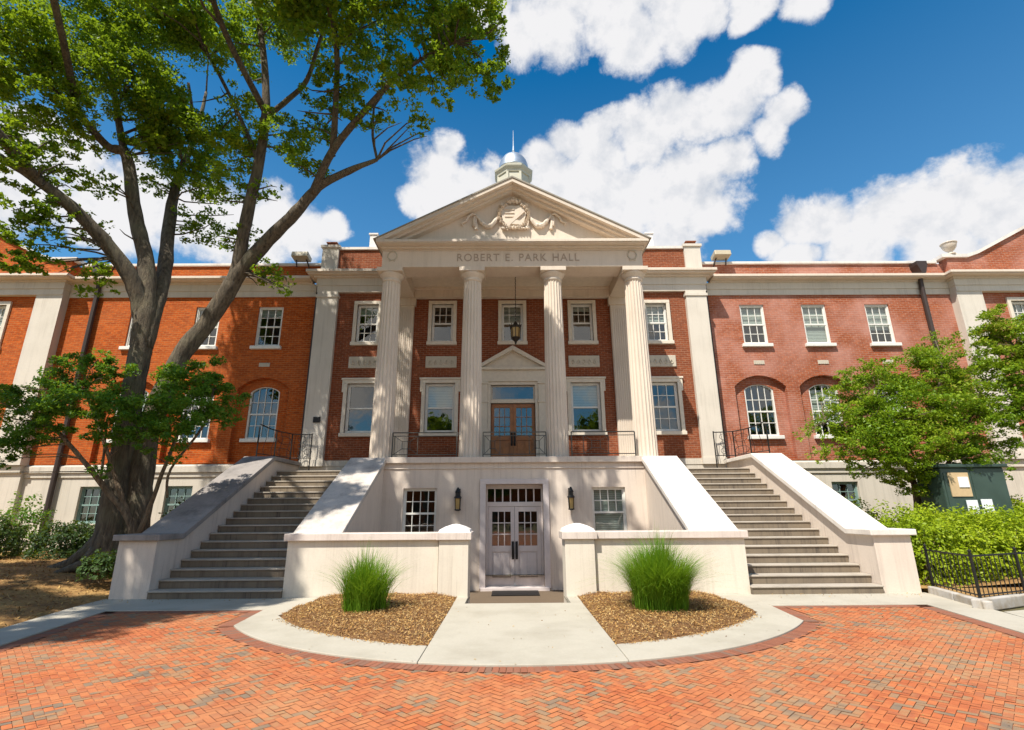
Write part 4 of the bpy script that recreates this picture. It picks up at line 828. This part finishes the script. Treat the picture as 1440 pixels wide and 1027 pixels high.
def twigs(b, skel, clusters, r0=.035, k=2):
    S_ = np.array([tuple(p) for p in skel])
    for c in clusters:
        C0 = np.array(c[:3])
        for _ in range(k):
            T = C0+RNG.normal(size=3)*c[3]*.45
            d = np.linalg.norm(S_-T, axis=1)+np.maximum(0, S_[:, 2]-T[2])*.8; a = S_[np.argmin(d)]
            if np.min(d) > 2.6: continue
            m = (a+T)/2+RNG.normal(size=3)*.12*np.linalg.norm(T-a)+np.array([0, 0, .05])
            b.tube([tuple(a), tuple(a*.45+m*.55), tuple((m+T)/2), tuple(T)], [r0, r0*.75, r0*.5, r0*.22], 5, cap=False)
# big forked tree
TREE = thing('shade_tree', 'tall forked shade tree with two grey trunks and spreading canopy over the shaded staircase', 'tree', (-10., 13.6, .4))
b = MB(); skel = []
for k, P in LIMBS.items(): skel += limb_mesh(b, P, 14 if k in 'LD' else 9, .05)
for (x, y, r) in ((-10.9, 13.2, .16), (-10.6, 14.1, .14), (-9.3, 13.1, .12), (-10.2, 12.8, .14), (-9.2, 14.1, .12)):      # root flare
    b.tube([(-10.05+(x+10.05)*.15, 13.55+(y-13.55)*.15, 1.5), (-10.05+(x+10.05)*.5, 13.55+(y-13.55)*.5, .8), (-10.05+(x+10.05)*.85, 13.55+(y-13.55)*.85, .52), (x-(.5 if x < -10 else -.3), y, .35)], [.08, .17, .13, .05], 9)
LIMBS_OUT = [[(-12.29, 11.5, 9.97, .13), (-13.2, 8.5, 12, .12), (-13.2, 5.5, 13.8, .09), (-14, 2, 14.6, .05)], [(-13.07, 12.8, 13.26, .1), (-11.5, 9.5, 14.6, .09), (-10.4, 6.8, 15.2, .05)], [(-5.22, 12.6, 11.77, .1), (-5.0, 11.5, 14.5, .08), (-5.6, 10.8, 16.6, .04)], [(-13.17, 13.8, 15.31, .08), (-12.6, 14.2, 17.2, .05)], [(-11.74, 16, 15.2, .08), (-11.8, 15.2, 16.8, .05)], [(-7.66, 13.2, 13.61, .1), (-8.6, 11.4, 15.8, .08), (-8.4, 10.4, 17.6, .04)]]
for P in LIMBS_OUT: skel += limb_mesh(b, P, 8, .05)
SK = [p for p in skel if p.z > 8.5]
HIGH = []
# the part of the canopy outside the frame: over the walk, behind the trunks, and on top
for cnt, (xa, xb), (ya, yb), (za, zb), dn in ((34, (-18, -8.), (-1., 8.), (13., 17.), 1.5), (4, (-13.8, -11.), (13., 15.9), (12.8, 15.4), 1.9), (13, (-11., -3.4), (9.5, 13.4), (15.8, 18.8), 1.2), (15, (-8.2, -1.6), (7.6, 11.), (13.3, 17.), .95)):
    k = 0
    while k < cnt:
        x, y, z = random.uniform(xa, xb), random.uniform(ya, yb), random.uniform(za, zb)
        if cnt == 34 and x > -11.3+.42*(y-1.5) or cnt == 15 and z < 3.1+1.3*y: continue
        if all((x-h[0])**2+(y-h[1])**2+(z-h[2])**2 > 1.3 for h in HIGH if cnt != 4): HIGH.append((x, y, z, random.uniform(.75, 1.2)*(.62 if cnt == 4 else 1), dn)); k += 1
CROWN_ALL = CROWN+HIGH
twigs(b, SK, CROWN, .034, 4); twigs(b, SK, HIGH, .05, 2)
b.build('trunk', 'bark', TREE, smooth=True, fix=False)
P, N, L = crown(CROWN, 2400, .112, .5, 19, .22); P2, N2, L2 = crown(HIGH, 900, .2, .5, 14)
cards('crown', 'leaf', np.concatenate([P, P2]), np.concatenate([N, N2]), np.concatenate([L, L2]), np.concatenate([L, L2])*.55, TREE, curl=-.08)
# small trees
def small_tree(name, label, loc, stems, clusters, mat, per, leaf, group=None, flat=.55, grow=1.3):
    t = thing(name, label, 'tree', loc, group); b = MB(); sk = []
    for P in stems: sk += limb_mesh(b, P, 7, .15)
    twigs(b, [p for p in sk if p.z > 2], clusters, .018, 3); b.build('trunk', 'bark2', t, smooth=True, fix=False)
    P, N, L = crown([c[:3]+(c[3]*grow, c[4]*.55) for c in clusters], per, leaf, flat, 20, .25); cards('crown', mat, P, N, L, L*.5, t, curl=-.1); return t
small_tree('understory_tree', 'small dark green multi-stemmed tree in front of the big grey trunk', (-9.75, 13, .5), STEMS_LEFT, CROWN_LEFT, 'leaf_dark', 9500, .08, grow=1.1)
small_tree('understory_tree', 'small bright green tree behind the hedge, in front of the pale brick wall', (12, 14.6, .3), STEMS_RIGHT, CROWN_RIGHT, 'leaf_mid', 8500, .085)
small_tree('understory_tree', 'green tree cut off by the right edge of the photo, beside the end pilaster', (15.6, 14.2, .3), STEMS_EDGE, CROWN_EDGE, 'leaf_mid', 8500, .085)
# ornamental grasses
def grass(name, label, cx, cy, r, h, n, lean):
    V, F = [], []; tufts = []
    for i in range(64):
        a = random.uniform(0, 2*math.pi); q = r*.42*random.random()**.55
        tufts.append((q*math.cos(a), q*math.sin(a), a+random.gauss(0, .4), random.uniform(.8, 1.04)*(1.05-.9*(q/r)**2), lean*(q/r*1.9+random.gauss(.05, .13))))
    for i in range(n):
        tx0, ty0, a, hh, ln = random.choice(tufts); x0, y0 = tx0+random.gauss(0, .05), ty0+random.gauss(0, .05)
        a += random.gauss(0, .7); L = h*hh*(1-random.random()**1.5*.6)*random.uniform(.85, 1.12); ln = (ln+random.gauss(0, .14))*L; w = random.uniform(.002, .0062); k = len(V)
        if random.random() < .14: L *= random.uniform(.9, 1.2); ln = ln*1.6+random.gauss(.1, .25)*L
        dr = min(1.05, .2+abs(ln)/L*.6)
        tx, ty = -math.sin(a)*w, math.cos(a)*w
        for j in range(6):
            t = j/5; u = ln*t**2; z = L*(t-dr*.55*t**3); ww = 1-t**2*.92
            V += [(x0+u*math.cos(a)-tx*ww, y0+u*math.sin(a)-ty*ww, .06+z), (x0+u*math.cos(a)+tx*ww, y0+u*math.sin(a)+ty*ww, .06+z)]
        F += [(k+2*j, k+2*j+1, k+2*j+3, k+2*j+2) for j in range(5)]
    b = MB(); b.v, b.f = V, F; o = b.build(name, 'grass', fix=False); o.location = (cx, cy, 0)
    return tag(o, label, 'grass clump', 'ornamental grass clumps in the mulch beds')
grass('ornamental_grass', 'thinner upright green ornamental grass clump with dark gaps, nearer the shaded staircase', -2.62, 9.5, .70, 1.2, 2500, .55)
grass('ornamental_grass', 'fuller rounded bright green ornamental grass clump, nearer the sunlit staircase', 2.42, 9.45, .95, 1.40, 6400, .68)
# hedge and shrubs
def shrub(name, label, cat, mat, boxes, per, leaf, group=None):
    """boxes: (cx,cy,z0,rx,ry,h) bumps of foliage"""
    Ps, Ns = [], []; b = MB()
    for cx, cy, z0, rx, ry, h in boxes:
        n = int(per*rx*ry); d = RNG.normal(size=(n, 3)); d /= np.linalg.norm(d, axis=1, keepdims=True); d[:, 2] = np.abs(d[:, 2])
        rr = RNG.uniform(.55, 1.04, (n, 1))**.5*(1+.10*np.sin(9*d[:, :1]+cx*3)*np.cos(8*d[:, 1:2])+.08*np.sin(17*d[:, 2:3]+cx))
        sp = np.sign(d)*np.abs(d)**.72
        Ps.append(np.array([cx, cy, z0])+sp*rr*np.array([rx, ry, h])); Ns.append(d*.7+RNG.normal(size=(n, 3))*.55+np.array([0, 0, .35]))
        for _ in range(7): b.tube([(cx+random.uniform(-.1, .1), cy, z0-.1), (cx+random.uniform(-.6, .6)*rx, cy+random.uniform(-.6, .6)*ry, z0+h*.75)], [.02, .008], 5)
    P = np.concatenate(Ps); N = np.concatenate(Ns); t = thing(name, label, cat, (boxes[0][0], boxes[0][1], boxes[0][2]), group)
    b.build('stem', 'bark2', t, fix=False); L = RNG.uniform(.7, 1.3, len(P))*leaf; cards('foliage', mat, P, N, L, L*.6, t, curl=-.06); return t
hb = []
for i in range(9): hb.append((8.95+.72*i+random.uniform(-.1, .1), 12.25+random.uniform(-.15, .15)+.07*i, .05, .62, .95, 1.48+random.uniform(-.08, .14)))
for i in range(8): hb.append((9.2+.8*i, 13.1+.06*i, .1, .7, .8, 1.5+random.uniform(-.1, .1)))
shrub('hedge', 'clipped yellow green hedge behind the black iron fence', 'hedge', 'leaf_hedge', hb, 8500, .075)
shrub('shrub', 'dark green bush beside the basement wall, between the sunlit staircase and the small tree', 'shrub', 'leaf_mid', [(9.6, 16.6, .3, .8, .6, 1.7), (10.7, 16.9, .3, .8, .6, 1.6)], 7000, .09)
G_ = 'dark bushes below the shaded wing'
shrub('shrub', 'large dark green bush at the left edge of the photo, under the downspout', 'shrub', 'leaf_shrub', [(-15.0, 15.2, .4, 1.0, .9, 1.15), (-16.4, 15.4, .4, 1.0, .9, 1.2)], 9500, .08, G_)
shrub('shrub', 'smaller dark green bush close beside the flared root of the big tree', 'shrub', 'leaf_shrub', [(-12.9, 15.6, .4, .75, .7, 1.05), (-12.0, 15.9, .4, .7, .7, 1.0)], 9500, .08, G_)
shrub('shrub', 'light green sprouting plant rising behind the large dark bush', 'shrub', 'leaf_dark', [(-15.2, 16.6, .4, .8, .5, 1.75)], 5000, .09)
shrub('shrub', 'dark green bush squeezed between the big trunk and the stair parapet', 'shrub', 'leaf_shrub', [(-9.3, 15.0, .4, .55, .5, 1.5), (-9.2, 12.2, .3, .4, .4,   .55)], 8000, .08, G_)
shrub('shrub', 'green bush at the right edge of the photo, beyond the green cabinet', 'shrub', 'leaf_hedge', [(14.2, 14.6, .2, .9, .8, 1.9), (15.6, 14.8, .2, .9, .8, 1.8)], 6500, .085)
# ------------------------------------------------------------------ fence, kerb, cabinet, lamps, rails
FP = [(8.42, 11.15), (8.02, 9.62), (9.3, 10.12), (11.4, 10.6), (13.5, 11.0), (16, 11.5)]
ft = thing('iron_fence', 'black iron picket fence on the granite kerb before the yellow green hedge', 'fence', (8.42, 11.15, .1))
for (xa, ya), (xb, yb) in zip(FP, FP[1:]):
    b = MB(); b.tube([(xa, ya, .84), (xb, yb, .84)], .017, 6); b.tube([(xa, ya, .2), (xb, yb, .2)], .014, 6); b.build('rail', 'iron', ft)
    L = math.hypot(xb-xa, yb-ya); m = max(3, int(L/.135))
    for i in range(1, m):
        t = i/m; b = MB(); x, y = xa+(xb-xa)*t, ya+(yb-ya)*t; b.tube([(x, y, .16), (x, y, .83)], .0085, 5); b.build('picket', 'iron', ft)
for x, y in FP:
    b = MB(); b.box(x-.018, x+.018, y-.018, y+.018, .05, .90); b.lathe([(.015, .9), (.026, .915), (.026, .935), (.008, .955)], x, y, 8); b.build('post', 'iron', ft)
KP = [(8.28, 11.18), (7.82, 9.38), (9.15, 9.95), (11.3, 10.42), (13.4, 10.8), (16, 11.3)]
kt = thing('granite_kerb', 'rough grey granite kerb stones under the black fence', 'kerb', (8.28, 11.18, 0))
for k, ((xa, ya), (xb, yb)) in enumerate(zip(KP, KP[1:])):
    L = math.hypot(xb-xa, yb-ya); dx, dy = (xb-xa)/L, (yb-ya)/L; nx, ny = (dy, -dx) if k else (dy, -dx); w = .17; m = max(1, round(L/1.1))
    for i in range(m):
        s0, s1 = L*i/m+.012, L*(i+1)/m-.012; b = MB(); P = []
        q = [(xa+dx*s, ya+dy*s) for s in (s0, s1)]
        b.prism([(q[0][0]-nx*.02, q[0][1]-ny*.02), (q[1][0]-nx*.02, q[1][1]-ny*.02), (q[1][0]-nx*w-dx*0, q[1][1]-ny*w), (q[0][0]-nx*w, q[0][1]-ny*w)], -.04, .155+random.uniform(-.01, .01), 'z')
        b.v = [(x+random.uniform(-.008, .008), y+random.uniform(-.008, .008), z+(random.uniform(-.012, .012) if z > 0 else 0)) for x, y, z in b.v]
        b.build('kerb_stone', 'granite', kt, bevel=.02)
ct = thing('utility_cabinet', 'dark green utility cabinet with white notices and a tan board, behind the hedge', 'cabinet', (11.8, 13.95, .3))
b = MB(); b.box(11.05, 12.72, 13.5, 14.35, .2, 2.68); b.build('body', 'utility', ct, bevel=.03)
b = MB(); b.prism([(13.42, 2.68), (14.42, 2.68), (14.42, 2.74), (13.9, 2.82), (13.42, 2.76)], 10.98, 12.79, 'x'); b.build('lid', 'utility', ct, bevel=.02)
b = MB(); b.box(11.83, 11.86, 13.485, 13.505, .3, 2.6); b.box(11.1, 11.79, 13.48, 13.505, 1.0, 2.55); b.build('door_panel', 'utility', ct, bevel=.006)
b = MB(); b.box(11.2, 11.72, 13.455, 13.482, 1.95, 2.55); b.build('board', 'tan', ct)
for x0, x1, z0, z1 in ((11.42, 11.68, 2.18, 2.44), (11.50, 11.78, 1.52, 1.86), (11.88, 12.16, 1.52, 1.88)):
    b = MB(); b.box(x0, x1, 13.435, 13.45, z0, z1); b.build('notice', 'paper', ct)
b = MB(); b.box(11.45, 12.2, 13.44, 13.5, 1.33, 1.47); b.build('ledge', 'iron', ct)
# wall lanterns
for s in (1, -1):
    x = s*1.61; lt = thing('wall_lantern', 'black wall lantern with amber panes, beside the %s basement window' % ('blind covered' if s > 0 else 'dark paned'), 'lantern', (x, 15.2, 1.7), 'wall lanterns flanking the basement door')
    b = MB(); b.box(x-.06, x+.06, 15.165, 15.2, 2.0, 2.3); b.tube([(x, 15.17, 2.2), (x, 15.08, 2.28), (x, 15.06, 2.2)], .015, 6); b.build('bracket', 'iron', lt)
    b = MB(); b.lathe([(.03, 1.68), (.09, 1.7), (.09, 1.73)], x, 15.05, 8); b.lathe([(.11, 2.03), (.10, 2.07), (.07, 2.10), (.07, 2.18), (.085, 2.2), (.05, 2.27), (.02, 2.33)], x, 15.05, 8)
    for k in range(4): a = R(45+90*k); b.tube([(x+.085*math.cos(a), 15.05+.085*math.sin(a), 1.72), (x+.10*math.cos(a), 15.05+.10*math.sin(a), 2.04)], .011, 5)
    b.build('housing', 'iron', lt)
    b = MB(); b.lathe([(.075, 1.735), (.09, 2.025)], x, 15.05, 4, R(45)); b.build('pane', 'amber', lt)
lt = thing('hanging_lantern', 'bronze and amber hanging lantern on a long chain above the wooden doors', 'lantern', (.1, 16.8, 9.9))
b = MB()
for k in range(26): b.tube([(.1+.012*(k % 2), 16.8+.012*((k+1) % 2), 9.86-k*.07), (.1+.012*(k % 2), 16.8+.012*((k+1) % 2), 9.78-k*.07)], .012, 5)
b.lathe([(.02, 9.78), (.07, 9.84), (.08, 9.9)], .1, 16.8, 10); b.build('chain', 'bronze', lt)
b = MB(); b.lathe([(.02, 8.06), (.06, 8.0), (.1, 7.9), (.19, 7.84), (.19, 7.8)], .1, 16.8, 8); b.lathe([(.15, 7.46), (.16, 7.43), (.1, 7.36), (.04, 7.3), (.03, 7.24), (.01, 7.2)], .1, 16.8, 8)
for k in range(8): a = R(45*k); b.tube([(.1+.15*math.cos(a), 16.8+.15*math.sin(a), 7.44), (.1+.18*math.cos(a), 16.8+.18*math.sin(a), 7.82), (.1+.2*math.cos(a), 16.8+.2*math.sin(a), 7.95)], .012, 5)
b.build('frame', 'bronze', lt)
b = MB(); b.lathe([(.135, 7.455), (.165, 7.8)], .1, 16.8, 8); b.build('pane', 'amber', lt)
# iron railings between the columns
def railing(label, x0, x1, panels, mat='rail', y=15.5):
    t = thing('iron_railing', label, 'railing', ((x0+x1)/2, y, 3.2), 'iron railings on the portico')
    b = MB(); b.box(x0, x1, y-.02, y+.02, 3.96, 3.99); b.box(x0, x1, y-.012, y+.012, 3.30, 3.325); b.box(x0, x1, y-.01, y+.01, 3.86, 3.88); b.build('rail', mat, t)
    for x in (x0, x1): q = MB(); q.box(x-.016, x+.016, y-.016, y+.016, 3.2, 3.97); q.build('post', mat, t)
    b = MB()
    n = max(2, round((x1-x0)/.14))
    for p0, p1 in panels:
        for x in (p0, p1): b.box(x-.01, x+.01, y-.01, y+.01, 3.32, 3.87)
        cx, cz = (p0+p1)/2, 3.6; w, h = (p1-p0)/2, .265
        for a, c in ((-1, -1), (1, -1), (1, 1), (-1, 1)): b.tube([(cx+a*w, y, cz+c*h), (cx+a*w*.3, y, cz+c*h*.38)], .009, 5)
        for (a, c), (e, f) in zip(((-1, -1), (1, -1), (1, 1), (-1, 1)), ((1, -1), (1, 1), (-1, 1), (-1, -1))): b.tube([(cx+a*w*.34, y, cz+c*h*.42), (cx+e*w*.34, y, cz+f*h*.42)], .010, 5)
    b.build('ornament', mat, t); return t
railing('iron railing with one crossed panel, nearest the shaded staircase', -3.66, -1.72, [(-3.6, -2.9)])
railing('iron railing with a crossed panel at each end, before the wooden doors', -.93, .97, [(-.88, -.42), (.46, .92)])
railing('iron railing with one pale crossed panel, nearest the sunlit staircase', 1.74, 3.66, [(2.1, 2.85)])
for s in (1, -1):
    t = thing('stair_railing', 'curved iron railing at the top of the %s staircase' % ('sunlit' if s > 0 else 'shaded'), 'railing', (s*7.9, 16.8, 3.34), 'iron railings at the stair tops')
    b = MB(s); b.tube([(6.95, 17.72, 4.26), (7.3, 17.75, 4.27), (7.62, 17.7, 4.28), (7.75, 17.0, 4.26), (7.9, 16.6, 4.3), (8.05, 16.2, 4.38)], .018, 6); b.tube([(6.95, 17.72, 3.46), (7.62, 17.7, 3.46), (8.05, 16.2, 3.46)], .014, 6); b.build('rail', 'iron', t)
    for x, y in ((6.95, 17.72), (7.62, 17.7), (7.83, 16.95), (8.05, 16.2)): b = MB(s); b.box(x-.016, x+.016, y-.016, y+.016, 3.34 if x > 7.4 else 2.93, 4.3); b.build('post', 'iron', t)
    b = MB(s)
    for i in range(4):
        x, y = 7.66+.1*i, 17.55-.36*i; b.tube([(x+.035*math.sin(k*.7), y, 3.46+.08*k) for k in range(11)], .008, 5)
    for k in range(4): b.tube([(7.05+.15*k, 17.72, 3.46), (7.05+.15*k+(.05 if k % 2 else -.05), 17.72, 3.86), (7.05+.15*k, 17.72, 4.26)], .008, 5)
    for k in range(3): b.tube([(7.28+.13*math.cos(a), 17.72, 3.62+.24*k+.1*math.sin(a)) for a in [R(24*i) for i in range(16)]], .008, 5)
    for k in range(2): 
        z = 3.62+.4*k; b.tube([(7.72+.1*math.cos(a), 17.35-.3*math.cos(a), z+.13*math.sin(a)) for a in [R(20*i) for i in range(19)]], .008, 5)
    b.build('ornament', 'iron', t)
# floodlights on the parapet, urn, plaque
for s in (1, -1):
    t = thing('floodlight', 'beige box floodlight on the parapet of the %s' % ('sunlit pale brick wing' if s > 0 else 'tree shaded wing'), 'floodlight', (s*8.3, 18.2, 11.17), 'floodlights on the parapets')
    b = MB(s); b.prism([(18.05, 11.3), (18.5, 11.24), (18.55, 11.42), (18.1, 11.52)], 7.98, 8.62, 'x'); b.build('housing', 'flood', t, bevel=.02)
    b = MB(s); b.tube([(8.0, 18.42, 10.9), (8.0, 18.3, 11.05), (8.1, 18.3, 11.26)], .03, 6); b.build('bracket', 'gutter', t)
    b = MB(s); b.tube([(8.5, 18.42, 11.0), (8.5, 18.32, 11.26)], .025, 6); b.build('bracket', 'gutter', t)
t = thing('urn', 'cream stone urn standing on the parapet where the end gable begins', 'urn', (17.45, 18.4, 11.33))
b = MB(); b.lathe([(.15, 11.34), (.15, 11.40), (.08, 11.43), (.08, 11.48), (.15, 11.54), (.215, 11.63), (.25, 11.73), (.255, 11.80), (.28, 11.81), (.28, 11.84), (.2, 11.87), (.1, 11.91), (.05, 11.93), (.01, 11.97)], 17.45, 18.25, 24); b.build('bowl', 'cream', t, smooth=True)
b = MB(); b.box(17.27, 17.63, 18.16, 18.5, 11.325, 11.38); b.build('base', 'cream', t, bevel=.01)
b = MB(); b.box(-7.05, -6.8, 17.90, 17.94, 4.72, 4.92); tag(b.build('wall_plaque', 'iron', bevel=.006), 'small dark plaque on the pale pilaster by the shaded staircase', 'plaque')
# trees across the plaza, seen only as reflections in the panes
def far_tree(x, y, h, src=None):
    lb = 'leafy tree across the plaza behind the viewer, seen only reflected in the panes'
    if src:
        t = src.copy(); COL.objects.link(t)
        for ch in src.children: c = ch.copy(); COL.objects.link(c); c.parent = t
    else:
        t = thing('plaza_tree', lb, 'tree', (0, 0, 0), 'trees across the plaza')
        b = MB(); b.tube([(0, 0, -.2), (.1, 0, 2), (0, .1, 5), (.2, 0, 9)], [.35, .28, .22, .08], 8)
        for k in range(6): a = k*1.05; b.tube([(0, 0, 3+k*.5), (1.2*math.cos(a), 1.2*math.sin(a), 5+k*.6), (2.6*math.cos(a), 2.6*math.sin(a), 6.4+k*.7)], [.12, .09, .03], 6)
        b.build('trunk', 'bark', t)
        cl = [(2.6*math.cos(k*2.4)*(k/26)**.5*(1.3-k/40), 2.6*math.sin(k*2.4)*(k/26)**.5*(1.3-k/40), 4.2+6.6*((k*7) % 26)/26, 1.25, 1) for k in range(26)]
        P, N, L = crown(cl, 170, .42, .6, 12); cards('crown', 'leaf', P, N, L, L*.6, t, curl=-.08)
    t.location = (x, y, -.05); t.scale = (h, h, h); t.rotation_euler = (0, 0, x)
    return t
ft_ = far_tree(-26, -30, 1.2)
for x, y, h in ((-18, -33, 1.0), (-9.5, -30, 1.25), (-2, -34, .95), (6, -31, 1.15), (13, -33, 1.3), (21, -30, 1.05), (29, -32, 1.2)): far_tree(x, y, h, ft_)
# low building across the plaza, mirrored in the lower panes
t = thing('campus_building', 'low dark brick building across the plaza behind the viewer, seen only reflected in the panes', 'building', (0, -48, 0))
b = MB(); b.box(-45, 45, -56, -48, -.1, 8.2); b.build('wall', 'brick', t)
b = MB(); b.prism([(-57, 8.2), (-47.2, 8.2), (-47.2, 8.5), (-52, 11.2), (-57, 8.5)], -46, 46, 'x'); b.build('roof', 'lead', t)
for x in range(-42, 43, 4):
    for z in (1.2, 4.9): b = MB(); b.box(x-.6, x+.6, -48.01, -47.96, z, z+1.9); b.build('window', 'gutter', t)
